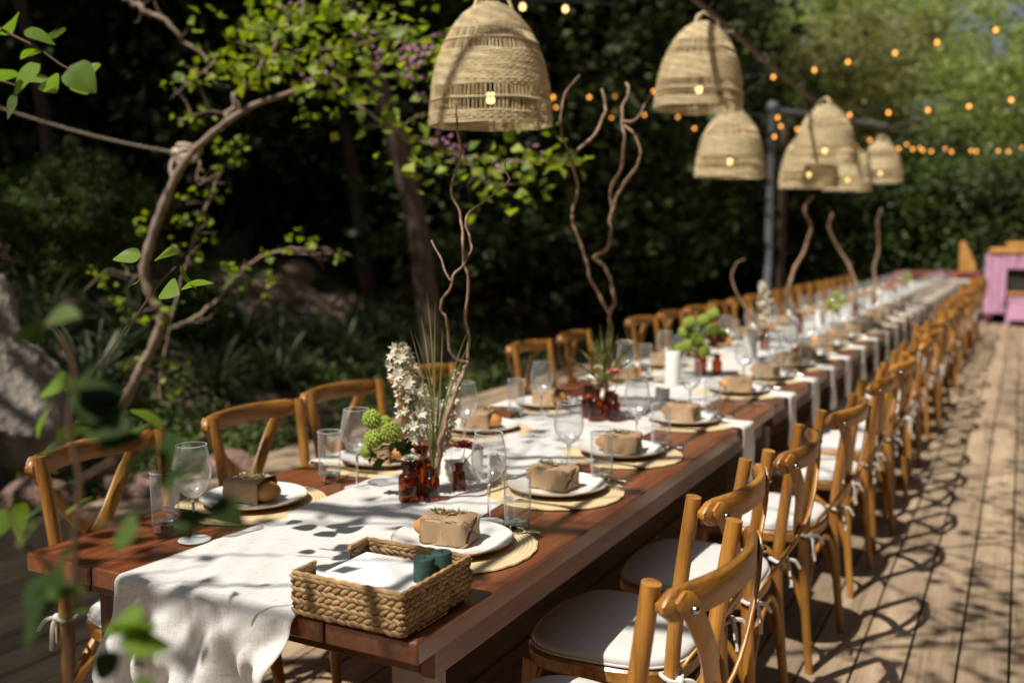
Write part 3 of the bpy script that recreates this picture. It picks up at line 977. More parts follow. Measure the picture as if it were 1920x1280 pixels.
def make_napkin(seed):
    """a long folded napkin: lies on the mat and falls over the table edge to +X (edge at x=0.215)"""
    n = 12; rows = []
    for k in range(16): rows.append((-.05 + .265 * k / 15, .0))
    for k in range(1, 6):
        a = k / 5 * math.pi / 2
        rows.append((.215 + .014 * math.sin(a), -.014 * (1 - math.cos(a))))
    for k in range(1, 18): rows.append((.229, -.014 - .2 * k / 17))
    vs = []
    for i, (x, z) in enumerate(rows):
        hang = max(0, -z)
        for j in range(n):
            u = -1 + 2 * j / (n - 1)
            y = u * (.07 + .006 * math.sin(i * .3 + seed) - .06 * hang * (1 - .4 * math.sin(seed)))
            f = .006 * math.sin(u * 5 + i * .25 + seed) * min(1, hang * 12)
            vs.append((x + f + .02 * hang, y, z + .0058 + .003 * math.sin(u * 4 + seed) ** 2 * (1 if hang == 0 else 0) + .0015 * math.sin(i * .8)))
    fs = []
    for i in range(len(rows) - 1):
        for j in range(n - 1):
            fs.append((i * n + j, i * n + j + 1, (i + 1) * n + j + 1, (i + 1) * n + j))
    o = MB().add(vs, fs).build('napkin', 'napkin_cloth', None, True, 180)
    md = o.modifiers.new('thickness', 'SOLIDIFY'); md.thickness = .004; md.offset = 1
    return tag(o, cat='napkin')


P_mat, P_plate, P_wine, P_tum, P_fork, P_knife = make_placemat(), make_plate(), make_wineglass(), make_tumbler(), make_fork(), make_knife()
P_roll = [make_roll(s) for s in (1, 2, 3)]; P_nap = [make_napkin(s) for s in (0.3, 2.1)]
U = {k: [] for k in ('mat', 'plate', 'wine', 'tum', 'fork', 'knife', 'r0', 'r1', 'r2', 'n0', 'n1')}


def wh(i, side):
    return ('nearest place' if i == 0 else '%s place from near end' % ORD[i]) + (', deck side' if side > 0 else ', garden side')


def setting(i, side, x, y):
    s = side
    far = 'garden side' if s < 0 else 'open deck side'
    j = lambda a: rr.uniform(-a, a)
    place(P_mat, U['mat'], (x, y, TH + .0015), rr.uniform(0, 6), 'round straw placemat, ' + wh(i, s), 'placemats on the ' + far)
    place(P_plate, U['plate'], (x + j(.006), y + j(.006), TH + .0062), rr.uniform(0, 6), 'white plate with tan rim, ' + wh(i, s), 'plates on the ' + far)
    k = [0, 1, 2][i % 3]
    rz = (0 if s < 0 else math.pi) + [(.12, -.1, .18, -.12)[i] if i < 4 else j(.6)][0] * (1 if s < 0 else 1)
    if s > 0 and i == 0: rz = math.pi + .1
    place(P_roll[k], U['r%d' % k], (x - .012 * s * (-1 if s < 0 else 1) * 0 + j(.004), y - .005, TH + .0118 + .0008), rz, 'bread roll in brown paper tied with twine, ' + wh(i, s), 'wrapped rolls on the ' + far)
    wy = .17 if s > 0 else -.285
    if s > 0:
        wp, tp = (x - .015 + j(.01), y + (.18 if i == 0 else .15) + j(.01)), (x + .075 + j(.01), y + (.158 if i == 0 else .13) + j(.01))
    else:
        wp, tp = (x + .11 + j(.008), y - .29 + j(.012)), (x - .005 + j(.01), y - .265 + j(.012))
    place(P_wine, U['wine'], (*wp, TH + (.0045 if abs(wp[0]) < .26 else .0015)), rr.uniform(0, 6), 'empty wine glass, ' + wh(i, s), 'wine glasses on the ' + far)
    place(P_tum, U['tum'], (*tp, TH + .006), rr.uniform(0, 6), 'clear highball glass, ' + wh(i, s), 'highball glasses on the ' + far)
    # cutlery lies on the mat beside the plate, handles to the table edge
    a = 0 if s < 0 else math.pi
    place(P_fork, U['fork'], (x + .03 * s, y + .148 * s * -1, TH + .0062), a + j(.06), 'steel fork, ' + wh(i, s), 'forks on the ' + far)
    place(P_knife, U['knife'], (x + .035 * s, y + .15 * s, TH + .0062), a + j(.06), 'steel table knife, ' + wh(i, s), 'knives on the ' + far)
    if (s > 0 and i >= 3) or (s < 0 and i >= 1):
        k = i % 2
        place(P_nap[k], U['n%d' % k], (s * (.5 - .215 + .0005), y + (.04 if s > 0 else -.02) + j(.02), TH + .0002), 0 if s > 0 else math.pi, 'white cloth napkin falling over the edge, ' + wh(i, s), 'napkins on the ' + far)


RSET = [.46, .98, 1.47, 2.08, 2.86, 3.36, 3.86, 4.34] + [4.95 + .585 * k for k in range(18)]
for i, y in enumerate(RSET):
    setting(i, 1, .285, y)
LSET = [.51, 1.04, 1.6, 2.16, 3.0, 3.55, 4.1, 4.65] + [5.22 + .6 * k for k in range(17)]
for i, y in enumerate(LSET):
    setting(i, -1, -.3 if i else -.335, y)


# ------------------------------------------------------------------ the basket on the near corner
def make_basket():
    x0, x1, y0, y1, h = .243, .474, -.006, .212, .074
    t = thing('wicker_basket', 'braided straw basket holding napkins on the near table corner', 'basket', ((x0 + x1) / 2, (y0 + y1) / 2, TH + .0042))
    cx, cy = (x0 + x1) / 2, (y0 + y1) / 2
    MB().cbox((0, 0, .003), (x1 - x0 - .012, y1 - y0 - .012, .006), .001).build('bottom', 'straw_inner', t, False)
    # one plump folded strand, long axis X, reused everywhere
    sb = MB()
    nu, nv = 9, 8
    for i in range(nu):
        u = -1 + 2 * i / (nu - 1)
        r = max(.03, (1 - abs(u) ** 2.4)) ** .75
        for k in range(nv):
            a = 2 * math.pi * k / nv
            sb.v.append((u * .0165, .0052 * r * math.cos(a), .0066 * r * math.sin(a) + .0012 * u))
    for i in range(nu - 1):
        for k in range(nv):
            sb.f.append((i * nv + k, i * nv + (k + 1) % nv, (i + 1) * nv + (k + 1) % nv, (i + 1) * nv + k))
    strand = sb.mesh('strand', 'straw', True, 180)
    rows, ph = 7, .0104
    walls = [((x0, y0), (x1, y0), 14, 'full'), ((x1, y0), (x1, y1), 13, 'full'), ((x1, y1), (x0, y1), 14, 'full'), ((x0, y1), (x0, y0), 13, 'notch')]
    q = random.Random(3)
    joined = MB()
    for wi, (a, b, n, kind) in enumerate(walls):
        dx, dy = b[0] - a[0], b[1] - a[1]
        L = math.hypot(dx, dy); ang = math.atan2(dy, dx)
        for r in range(rows):
            z = .0058 + ph * r
            for k in range(n):
                u = (k + .5 + (.25 if r % 2 else -.25)) / n
                u = min(max(u, .02), .98)
                if kind == 'notch' and .24 < u < .76 and r >= 4: continue
                tilt = (.36 if r % 2 else -.36) + q.uniform(-.14, .14)
                rot = Matrix.Rotation(ang, 3, 'Z') @ Matrix.Rotation(-tilt, 3, 'Y') @ Matrix.Rotation(q.uniform(-.2, .2), 3, 'Z')
                s_ = q.uniform(.88, 1.15)
                loc = Vector((a[0] + dx * u - cx, a[1] + dy * u - cy, z + q.uniform(-.001, .001)))
                sc = (s_ * L / n / .0205, q.uniform(.75, 1.0), q.uniform(.72, .92))
                if wi < 2:
                    o = obj('strand', strand, t, loc)
                    o.rotation_euler = rot.to_euler(); o.scale = sc
                else:
                    joined.add([tuple(loc + rot @ Vector((v[0] * sc[0], v[1] * sc[1], v[2] * sc[2]))) for v in sb.v], sb.f)
    tag(joined.build('rear_strands', 'straw', t, True, 180), kind='stuff')
    # backing behind the strands and twisted rim
    for (a, b, n, kind) in walls:
        dx, dy = b[0] - a[0], b[1] - a[1]; L = math.hypot(dx, dy); ang = math.atan2(dy, dx)
        pts = [(0, 1)] if kind == 'full' else [(0, .27), (.73, 1)]
        for (u0, u1) in pts:
            um = (u0 + u1) / 2
            MB().cbox((a[0] + dx * um - cx, a[1] + dy * um - cy, h / 2), (L * (u1 - u0), .004, h - .004), 0, ang).build('backing', 'straw_inner', t, False)
            rim = []
            for k in range(41):
                uu = u0 + (u1 - u0) * k / 40
                rim.append((a[0] + dx * uu - cx, a[1] + dy * uu - cy, h + .001 + .0009 * math.sin(k * 1.4)))
            MB().tube(rim, .0046, 7).build('rim_cord', 'straw', t)
        if kind == 'notch':
            MB().cbox((a[0] + dx * .5 - cx, a[1] + dy * .5 - cy, .018), (L * .48, .004, .034), 0, ang).build('backing', 'straw_inner', t, False)
            MB().tube([(a[0] + dx * uu - cx, a[1] + dy * uu - cy, .041) for uu in np.linspace(.24, .76, 20)], .0046, 7).build('rim_cord', 'straw', t)
    return t


make_basket()
pn = MB()
for k in range(10):
    pn.cbox((.347 + rr.uniform(-.0015, .0015), .1 + rr.uniform(-.0015, .0015), TH + .0165 + .0046 * k), (.186, .188, .0044), .0012, rr.uniform(-.006, .006))
tag(pn.build('paper_napkins', 'paper', None, False), 'stack of white paper napkins inside the straw basket', 'napkins')
for k, (x, y, zt) in enumerate(((.440, .112, .852), (.447, .160, .850))):
    o = empty('pillar_candle', (x, y, TH + .0115))
    # the candles stand on the basket bottom in front of the napkins
    hh = zt - TH - .0115
    MB().lathe([(.0005, 0), (.0175, 0), (.0188, .002), (.019, hh - .002), (.018, hh), (.006, hh - .001), (.0005, hh - .0015)], 28).build('wax', 'candle_green', o, True, 50)
    MB().tube([(0, 0, hh - .003), (.0006, 0, hh + .0045)], .0009, 5).build('wick', 'dark_inside', o)
    tag(o, ['dark green pillar candle in the basket corner, the nearer one', 'dark green pillar candle in the basket, behind the other one'][k], 'candle', 'green candles in the basket')


# ------------------------------------------------------------------ flowers and bottles
def bottle(loc, r, h, label, mat='amber_glass', neck=.62, group=None):
    t = thing('apothecary_bottle', label, 'bottle', loc, 0, group)
    bh = h * .62
    prof = [(.0005, .0015), (r * .9, .0015), (r, .005), (r, bh), (r * .93, bh + h * .06), (r * neck, bh + h * .13), (r * neck, h * .92), (r * neck * 1.2, h * .935), (r * neck * 1.22, h * .985), (r * neck * 1.02, h), (r * neck * .86, h * .985), (r * neck * .86, h * .8)]
    MB().lathe(prof[:6], 28).build('body', mat, t, True, 50)
    MB().lathe(prof[5:], 28).build('neck', mat, t, True, 50)
    return t


def twig(name, paths, label, cat, mat='willow_bark', r0=.005, group=None, dep=None):
    """crooked branch; each path is a list of (px, py) seen at depth function dep"""
    mb = MB()
    base = None
    for k, (pts, ra, rb) in enumerate(paths):
        W = []
        for q, (px, py) in enumerate(pts):
            W.append(tuple(at(px, py, dep(px, py))))
        if base is None: base = W[0]
        P = catmull(W, 5)
        n = len(P)
        wob = [p + np.array([math.sin(i * 1.1 + k), math.cos(i * .9 + k), 0]) * ra * .25 for i, p in enumerate(P)]
        mb.tube(wob, [ra * (1 + .0 * i) + (rb - ra) * i / (n - 1) + ra * .12 * math.sin(i * 1.9) for i in range(n)], 7)
    o = mb.build(name, mat, None, True, 180)
    return tag(o, label, cat, group)


def blades(name, base, tips, label, w=.005, mat='blade_table', cat='grass stems'):
    """narrow long leaves from one bunch"""
    vs = []; fs = []
    for (tx, bend) in tips:
        p0 = np.array(base, float); p2 = np.array(tx, float)
        p1 = (p0 + p2) / 2 + np.array(bend, float)
        n = 9; o = len(vs)
        for i in range(n):
            u = i / (n - 1)
            p = (1 - u) ** 2 * p0 + 2 * u * (1 - u) * p1 + u * u * p2
            ww = w * (.35 + .65 * math.sin(math.pi * min(1, u * .8 + .18))) * (1 - u ** 5)
            s = np.array(AX) * ww + np.array([0, 0, .0])
            e = np.array(AF) * ww * .45
            vs += [tuple(p - s), tuple(p + e), tuple(p + s)]
        for i in range(n - 1):
            for k in range(2):
                a = o + i * 3 + k
                fs.append((a, a + 1, a + 4, a + 3))
    return tag(MB().add(vs, fs).build(name, mat, None, True, 180), label, cat)


def floret_mesh(seed, r=.009, petals=6):
    mb = MB(); q = random.Random(seed)
    for k in range(petals):
        a = 2 * math.pi * k / petals + q.uniform(-.2, .2)
        c, s = math.cos(a), math.sin(a)
        L = r * q.uniform(.85, 1.2); w = r * .25; lift = q.uniform(.35, .75)
        pts = [(0, 0, 0), (.5 * L, w, .5 * L * lift), (L, 0, L * lift * .8), (.5 * L, -w, .5 * L * lift), (.5 * L, 0, .42 * L * lift)]
        o = len(mb.v)
        for x, y, z in pts:
            mb.v.append((x * c - y * s, x * s + y * c, z))
        mb.f += [(o, o + 1, o + 4), (o + 1, o + 2, o + 4), (o + 2, o + 3, o + 4), (o + 3, o, o + 4)]
    return mb


def spike(loc, top, label, n=150, rmax=.032, name='white_flower_spike'):
    t = thing(name, label, 'flower', loc)
    p0 = np.zeros(3); p1 = np.array(top) - np.array(loc)
    path = [p0, p0 + p1 * .35 + np.array([.01, 0, 0]), p0 + p1 * .7 + np.array([.008, 0, 0]), p1]
    path = catmull(path, 6)
    MB().tube(path, [.0028, .0012], 6).build('stem', 'stem_green', t)
    mb = MB(); q = random.Random(hash(name) % 100 + n)
    up = p1 / np.linalg.norm(p1)
    protos = [floret_mesh(s, .0165) for s in range(4)]
    for k in range(n):
        u = .3 + .7 * (k / n)
        p = path[min(len(path) - 1, int(u * (len(path) - 1)))]
        r = rmax * (1 - max(0, (u - .45) / .55) ** 1.5 * .75) * (.55 + .45 * min(1, (u - .3) / .15)) * q.uniform(.3, 1.12)
        a = q.uniform(0, 6.28)
        d = np.array([math.cos(a), math.sin(a), q.uniform(.1, .7)]); d /= np.linalg.norm(d)
        c = p + d * r
        f = protos[k % 4]
        rot = Vector(d).to_track_quat('Z', 'Y').to_matrix()
        o = len(mb.v)
        sc = q.uniform(.75, 1.2) * (1 - .45 * max(0, u - .6))
        for v in f.v:
            w = rot @ Vector(v)
            mb.v.append((c[0] + w.x * sc, c[1] + w.y * sc, c[2] + w.z * sc))
        mb.f += [tuple(i + o for i in fc) for fc in f.f]
    mb.build('florets', 'petal_white', t, False)
    return t


def pompom(loc, base, balls, label, mat='petal_green', r=.017):
    """snowball flowers: ball heads of tiny florets on stems, with leaves"""
    t = thing('snowball_flower', label, 'flower', base)
    B = np.array(base)
    st = MB(); LP = []; LD = []
    for k, (p, rr_) in enumerate(balls):
        p = np.array(p) - B
        path = catmull([np.zeros(3), np.array([0, 0, .03]) + p * .25, p * .75 + np.array([0, 0, .01]), p], 4)
        st.tube(path, .0016, 5)
        mb = MB(); q = random.Random(k + 40)
        n = 70
        for i in range(n):
            z = 1 - 2 * (i + .5) / n; a = i * 2.39996
            d = Vector((math.sqrt(1 - z * z) * math.cos(a), math.sqrt(1 - z * z) * math.sin(a), z))
            rot = d.to_track_quat('Z', 'Y').to_matrix(); f = floret_mesh(i % 3, rr_ * .38, 5); o = len(mb.v)
            for v in f.v:
                w = rot @ Vector(v)
                mb.v.append((p[0] + d.x * rr_ * .82 + w.x, p[1] + d.y * rr_ * .82 + w.y, p[2] + d.z * rr_ * .82 + w.z))
            mb.f += [tuple(x + o for x in fc) for fc in f.f]
        mb.ball(tuple(p), rr_ * .8, (1, 1, 1), 12, 8)
        mb.build('flower_head', mat, t, False)
        for i in range(7):
            LP.append(p * q.uniform(.45, .9) + np.array([q.uniform(-.015, .015), q.uniform(-.015, .015), q.uniform(-.02, .01)])); LD.append((q.uniform(-1, 1), q.uniform(-1, 1), q.uniform(-.5, .4)))
    st.build('stem', 'stem_green', t)
    obj('foliage', leaves('foliage', np.array(LP), .035, 'leaf_mid', dirs=unit(np.array(LD)), aspect=.75), t)
    return t


def ruffle(base, head, label, mat='petal_pink', r=.022, cat='flower'):
    """carnation-like bloom of ruffled petals"""
    t = thing('ruffled_flower', label, cat, base)
    p = np.array(head) - np.array(base)
    MB().tube(catmull([np.zeros(3), p * .5 + np.array([.004, 0, .006]), p], 5), .0014, 5).build('stem', 'stem_green', t)
    mb = MB(); q = random.Random(int(r * 1e4))
    for ring, (n, tilt, L) in enumerate(((9, .15, 1.0), (8, .5, .9), (6, .95, .75), (4, 1.3, .6))):
        for k in range(n):
            a = 2 * math.pi * k / n + ring * .4 + q.uniform(-.2, .2)
            c, s = math.cos(a), math.sin(a)
            o = len(mb.v); m_ = 5
            for i in range(4):
                u = i / 3
                for j in range(m_):
                    v = -1 + 2 * j / (m_ - 1)
                    x = r * L * u * math.cos(tilt * (1 - .3 * u)); z = r * L * u * math.sin(tilt) * .9 + .003 * math.sin(v * 7 + k) * u * u
                    y = v * r * .5 * (.25 + .75 * u)
                    mb.v.append((p[0] + x * c - y * s, p[1] + x * s + y * c, p[2] + z))
            for i in range(3):
                for j in range(m_ - 1):
                    e = o + i * m_ + j
                    mb.f.append((e, e + 1, e + m_ + 1, e + m_))
    mb.build('petals', mat, t, True, 180)
    return t


def candle(loc, r, h, label, mat='candle_white', group='white candles down the table'):
    t = thing('white_candle', label, 'candle', loc, 0, group)
    MB().lathe([(.0005, 0), (r, 0), (r, h - .002), (r * .95, h), (r * .4, h - .002), (.0005, h - .003)], 28).build('wax', mat, t, True, 50)
    MB().tube([(0, 0, h - .004), (.0008, 0, h + .006)], .001, 5).build('wick', 'dark_inside', t)
    return t


ZR = TH + .0062
G1 = 'amber bottles of the first arrangement'
bottle((.012, .700, ZR), .0275, .098, 'short wide amber glass jar at the front of the first arrangement', group=G1)
bottle((.0, .775, ZR), .027, .125, 'tall amber bottle at the back of the first arrangement', group=G1)
bottle((.062, .725, ZR), .021, .088, 'amber bottle holding the tall willow branch, right of the wide jar', group=G1)
bottle((.071, .845, ZR), .0175, .074, 'small amber bottle with the pink flower, set apart', group=G1)
bottle((-.045, .80, ZR), .022, .09, 'amber bottle with green snowball flowers, left at the back', group=G1)
d1 = lambda px, py: 2.44 + .03 * math.sin(py * .021) + .02 * math.sin(px * .05)
twig('willow_branch', [
    ([(815, 925), (822, 870), (826, 830), (836, 790), (850, 745), (868, 700), (876, 676)], .0075, .0058),
    ([(876, 676), (879, 638), (873, 587), (879, 524), (870, 497), (868, 465), (866, 424), (860, 393), (845, 356), (855, 322), (865, 282), (858, 248), (856, 215), (852, 190)], .0046, .0026),
    ([(873, 680), (849, 668), (841, 641), (838, 600), (827, 581), (830, 560), (846, 538), (849, 518), (868, 497), (883, 470), (881, 446), (873, 419), (882, 396), (925, 366), (952, 343), (954, 333), (946, 309), (954, 297)], .0042, .0022),
    ([(846, 526), (838, 516), (827, 486), (809, 451)], .003, .0022)],
    'tall crooked willow branch rising from the first amber bottles', 'branch', dep=d1)
spike(tuple(at(800, 905, 2.46)), tuple(at(742, 640, 2.47)), 'creamy white flower spike leaning left in the first arrangement', 150, .062)
spike(tuple(at(806, 900, 2.5)), tuple(at(858, 690, 2.52)), 'thin pale flower spike beside the tall willow branch', 60, .016, 'thin_flower_spike')
b_ = at(812, 880, 2.42)
blades('grass_stems', b_, [(at(767, 610, 2.4), (.03, 0, .0)), (at(800, 545, 2.42), (.02, 0, .02)), (at(788, 588, 2.45), (.02, 0, .05)), (at(816, 560, 2.4), (0, 0, .03)), (at(886, 602, 2.44), (-.03, 0, .03)),
        (at(887, 626, 2.4), (-.035, 0, .0)), (at(776, 620, 2.43), (.045, 0, .01)), (at(830, 610, 2.46), (.01, 0, .02)), (at(800, 760, 2.38), (-.01, 0, .01))],
       'narrow olive green leaves fanning out of the first amber bottles', .0026)
pompom(None, (-.045, .80, ZR + .075), [(tuple(at(697, 785, 2.44)), .0245), (tuple(at(733, 810, 2.42)), .026), (tuple(at(700, 822, 2.43)), .024), (tuple(at(722, 790, 2.5)), .016), (tuple(at(686, 846, 2.45)), .016)],
       'green snowball flowers left of the white flower spike')
ruffle((.071, .845, ZR + .06), tuple(at(872, 838, 2.52)), 'pink ruffled flower in the small amber bottle', r=.027)
ruffle((.071, .845, ZR + .06), tuple(at(893, 842, 2.56)), 'dusty pink ruffled flower touching the wine glass', r=.02)
ruffle((.012, .700, ZR + .08), tuple(at(768, 862, 2.42)), 'small white flower in the wide amber jar', 'petal_white', r=.02)
ruffle((.012, .700, ZR + .08), tuple(at(777, 858, 2.45)), 'smaller white flower in the wide amber jar, behind the other', 'petal_white', r=.016)
candle((.03, .985, ZR), .03, .085, 'white pillar candle behind the pink flower')
candle((-.015, .945, ZR), .028, .06, 'shorter white pillar candle behind the first bottles')
candle((.10, 1.0, ZR), .026, .07, 'white pillar candle behind the nearest wine glass')

# second arrangement
G2 = 'amber bottles of the second arrangement'
for k, (dx, dy, r, h) in enumerate(((.0, 0, .028, .115), (.06, .03, .024, .1), (-.05, .05, .025, .12), (.02, .09, .028, .1))):
    bottle((.0 + dx, 1.93 + dy, ZR), r, h, ['front amber bottle of the second arrangement', 'right amber bottle of the second arrangement', 'left tall amber bottle of the second arrangement', 'back amber bottle of the second arrangement'][k], group=G2)
d2 = lambda px, py: 3.52 + .04 * math.sin(py * .019) + .03 * math.sin(px * .04)
twig('willow_branch', [
    ([(1135, 760), (1138, 680), (1140, 640), (1143, 588)], .01, .0075),
    ([(1143, 588), (1124, 554), (1105, 517), (1097, 480), (1077, 427), (1073, 400), (1083, 346), (1070, 302), (1073, 289), (1110, 259), (1132, 218), (1135, 198), (1129, 168)], .0075, .0055),
    ([(1070, 300), (1062, 275), (1053, 250), (1052, 215), (1060, 175), (1087, 141)], .0045, .003),
    ([(1143, 588), (1152, 561), (1144, 524), (1134, 500), (1114, 482), (1137, 467), (1145, 440), (1144, 420), (1147, 383), (1144, 356), (1164, 316), (1171, 262), (1166, 228), (1169, 195), (1179, 175), (1174, 155)], .0085, .0055),
    ([(1148, 400), (1154, 376), (1167, 349), (1191, 316), (1201, 289), (1191, 255), (1171, 235)], .007, .0045),
    ([(1167, 228), (1190, 226), (1205, 205), (1222, 172)], .005, .003)],
    'pair of tall crooked willow branches in the second arrangement', 'branch', dep=d2)
b_ = at(1132, 720, 3.5)
blades('grass_stems', b_, [(at(1052, 665, 3.45), (-.02, 0, .03)), (at(1066, 702, 3.45), (-.02, 0, .02)), (at(1085, 655, 3.5), (-.02, 0, .06)), (at(1105, 615, 3.5), (-.02, 0, .05)), (at(1125, 605, 3.5), (.0, 0, .03)), (at(1140, 610, 3.5), (.01, 0, .03)),
        (at(1160, 620, 3.55), (.01, 0, .02)), (at(1190, 640, 3.5), (.02, 0, .04)), (at(1200, 665, 3.5), (.02, 0, .03)), (at(1180, 655, 3.55), (.02, 0, .03)), (at(1118, 630, 3.45), (-.01, 0, .03)), (at(1150, 600, 3.5), (.01, 0, .05))],
       'olive and cream narrow leaves fanning from the second amber bottles', .0075)
ruffle((.0, 1.93, ZR + .1), tuple(at(1152, 700, 3.47)), 'pale pink flower low in the second arrangement', r=.026)
ruffle((.06, 1.96, ZR + .09), tuple(at(1170, 645, 3.5)), 'white flower at the right of the second arrangement', 'petal_white', r=.028)
ruffle((.0, 1.93, ZR + .1), tuple(at(1122, 690, 3.46)), 'small white flower at the left of the second arrangement', 'petal_white', r=.016)

# further arrangements down the line
candle((-.04, 2.93, ZR), .034, .15, 'tall white pillar candle beside the green snowball bouquet')
candle((.06, 2.5, ZR), .03, .05, 'low white candle between the second arrangement and the bouquet')
bottle((-.02, 3.3, ZR), .03, .13, 'amber bottle under the green snowball bouquet', group='far amber bottles')
bottle((.05, 3.34, ZR), .024, .1, 'amber bottle under the coral pink flower', group='far amber bottles')
B3 = (-.02, 3.3, ZR + .11)
pompom(None, B3, [((-.02 + dx, 3.3 + dy, TH + dz), .032) for dx, dy, dz in ((-.06, 0, .26), (-.09, .02, .21), (0, .03, .27), (.06, 0, .23), (.09, .05, .2), (-.05, -.05, .15), (.0, -.06, .19), (.04, .06, .3), (-.1, -.02, .13), (.03, -.05, .13))],
       'big green snowball bouquet in the middle of the table')
ruffle((.05, 3.34, ZR + .08), (.06, 3.3, TH + .165), 'coral pink flower beside the green snowball bouquet', r=.045)
spike((.0, 4.55, ZR + .06), (-.04, 4.6, TH + .42), 'pale flower spike standing halfway down the table', 120, .05, 'pale_flower_spike')
bottle((.0, 4.55, ZR), .03, .13, 'amber bottle under the pale flower spike halfway down', group='far amber bottles')
candle((.05, 4.0, ZR), .036, .16, 'tall white candle before the pale flower spike')
for k, (y, pts) in enumerate(((6.0, ([(1498, 599), (1475, 560), (1490, 505), (1512, 460), (1520, 420), (1508, 395), (1525, 365)],)),
                              (7.6, ([(1603, 572), (1605, 545), (1598, 510), (1575, 470), (1555, 430), (1560, 400)],)),
                              (9.4, ([(1636, 558), (1640, 540), (1640, 500), (1648, 460), (1645, 420), (1652, 390)],)),
                              (4.7, ([(1434, 623), (1402, 585), (1380, 545), (1372, 520), (1380, 495), (1397, 485)],)))):
    dd = (6.9, 8.3, 9.9, 5.7)[k]
    twig('willow_branch', [(p, .016 if k < 3 else .006, .009 if k < 3 else .003) for p in pts], ['crooked willow branch left of the far lamps', 'thick willow branch below the far lamps', 'upright willow branch in the farthest arrangement', 'thin curved willow twig beside the pale flower spike'][k], 'branch', dep=lambda a, b, dd=dd: dd + .05 * math.sin(b * .03))
    if k < 3:
        yb = y - .35
        bottle(((-.02, .1, .025)[k], (5.65, 7.44, 9.22)[k], ZR), .034, .15, ['amber bottle under the willow branch left of the far lamps', 'amber bottle under the thick far willow branch', 'amber bottle under the farthest willow branch'][k], group='far amber bottles')
for k, y in enumerate((5.4, 6.6, 8.3, 10.2, 11.6, 13.0)):
    candle((rr.uniform(-.08, .08), y, ZR), .035, rr.uniform(.1, .17), '%s white candle counting back from the pale flower spike' % ['first', 'second', 'third', 'fourth', 'fifth', 'sixth'][k])
for k, y in enumerate((6.9, 10.9, 12.3)):
    pompom(None, (.02, y, ZR + .02), [((.02 + dx, y + dy, TH + dz), .03) for dx, dy, dz in ((-.05, 0, .16), (.05, .02, .18), (0, .04, .22), (.02, -.04, .12))], ['small snowball bouquet before the thick far willow branch', 'small snowball bouquet far down the table', 'farthest small snowball bouquet, near the table end'][k], 'petal_pink' if k == 1 else 'petal_green')


# ------------------------------------------------------------------ basket lamps
def shade_r(z):
    return float(np.interp(z, [0, .06, .14, .21, .27, .32, .36, .385, .402, .41], [.21, .207, .198, .182, .160, .132, .1, .072, .04, .015]))


def make_lamp():
    t = empty('basket_lamp', (0, 0, 0)); tag(t, cat='lamp')

    def weave(z0, z1, name):
        n = int((z1 - z0) / .0072)
        mb = MB(); seg = 144
        for k in range(n):
            z = z0 + (k + .5) * (z1 - z0) / n
            path = []
            for j in range(seg):
                a = 2 * math.pi * j / seg
                w = .0016 * math.cos(48 * a + k * math.pi) + .0008 * math.sin(3 * a + k * 2.1)
                rz = shade_r(z) + w
                path.append((rz * math.cos(a), rz * math.sin(a), z + .0012 * math.sin(a * 7 + k * 1.3)))
            mb.tube(path, .0033, 5, closed=True)
        return mb.build(name, 'shade_straw', t, True, 180)

    weave(0, .042, 'woven_rim')
    weave(.122, .24, 'woven_band')
    weave(.31, .41, 'woven_crown')
    q = random.Random(2)
    for z0, z1 in ((.04, .124), (.238, .312)):
        mb = MB(); n = 92
        for j in range(n):
            a = 2 * math.pi * (j + q.uniform(-.22, .22)) / n
            w = q.uniform(.0022, .004)
            pts = []
            for z in np.linspace(z0, z1, 4):
                r = shade_r(z)
                pts.append((r * math.cos(a), r * math.sin(a), z))
            mb.tube(pts, w * .85, 4, flat=.6)
        b = mb.build('stake_band', 'shade_stake', t, True, 60)
        zm = (z0 + z1) / 2
        MB().tube([((shade_r(zm) + .003) * math.cos(a), (shade_r(zm) + .003) * math.sin(a), zm + .002 * math.sin(5 * a)) for a in np.linspace(0, 2 * math.pi, 65)[:-1]], .0035, 5, closed=True).build('binding_cord', 'shade_straw', b)
    for k in range(3):
        a = 2 * math.pi * k / 3 + .4
        MB().tube(catmull([(.075 * math.cos(a), .075 * math.sin(a), .38), (.055 * math.cos(a), .055 * math.sin(a), .425), (0, 0, .455)], 5), .006, 6).build('handle', 'shade_straw', t)
    bl = MB().lathe([(.0005, .076), (.008, .078), (.0145, .084), (.0178, .094), (.0165, .104), (.0115, .112), (.006, .116)], 20).build('bulb', 'bulb_warm', t, True, 180)
    MB().lathe([(.0005, .2), (.016, .2), (.016, .13), (.011, .114), (.004, .114)], 16).build('socket', 'dark_metal', bl, True, 50)
    MB().tube([(0, 0, .195), (0, 0, .46)], .003, 6).build('flex', 'cable_black', t)
    return t


lamp = make_lamp(); used_l = []
LAMPS = [(920, 238, 3.29, 'largest and nearest basket lamp, hanging over the first arrangement'), (1308, 206, 4.62, 'second basket lamp from the left, beside the diagonal cable'),
         (1367, 333, 5.9, 'dark-topped basket lamp left of the metal post'), (1545, 310, 6.6, 'high basket lamp with a loop handle right of the metal post'),
         (1516, 353, 7.0, 'basket lamp overlapped by the high loop-handled one'), (1588, 358, 8.6, 'shaded basket lamp mostly hidden by the high loop-handled one'),
         (1650, 344, 9.3, 'farthest basket lamp, rightmost of the row')]
HANG = []
for (px, py, d, lab) in LAMPS:
    p = at(px, py, d)
    o = place(lamp, used_l, p, rr.uniform(0, 6), lab, 'basket lamps over the tables')
    o.rotation_euler = (rr.uniform(-.04, .04), rr.uniform(-.04, .04), o.rotation_euler.z)
    HANG.append(p)

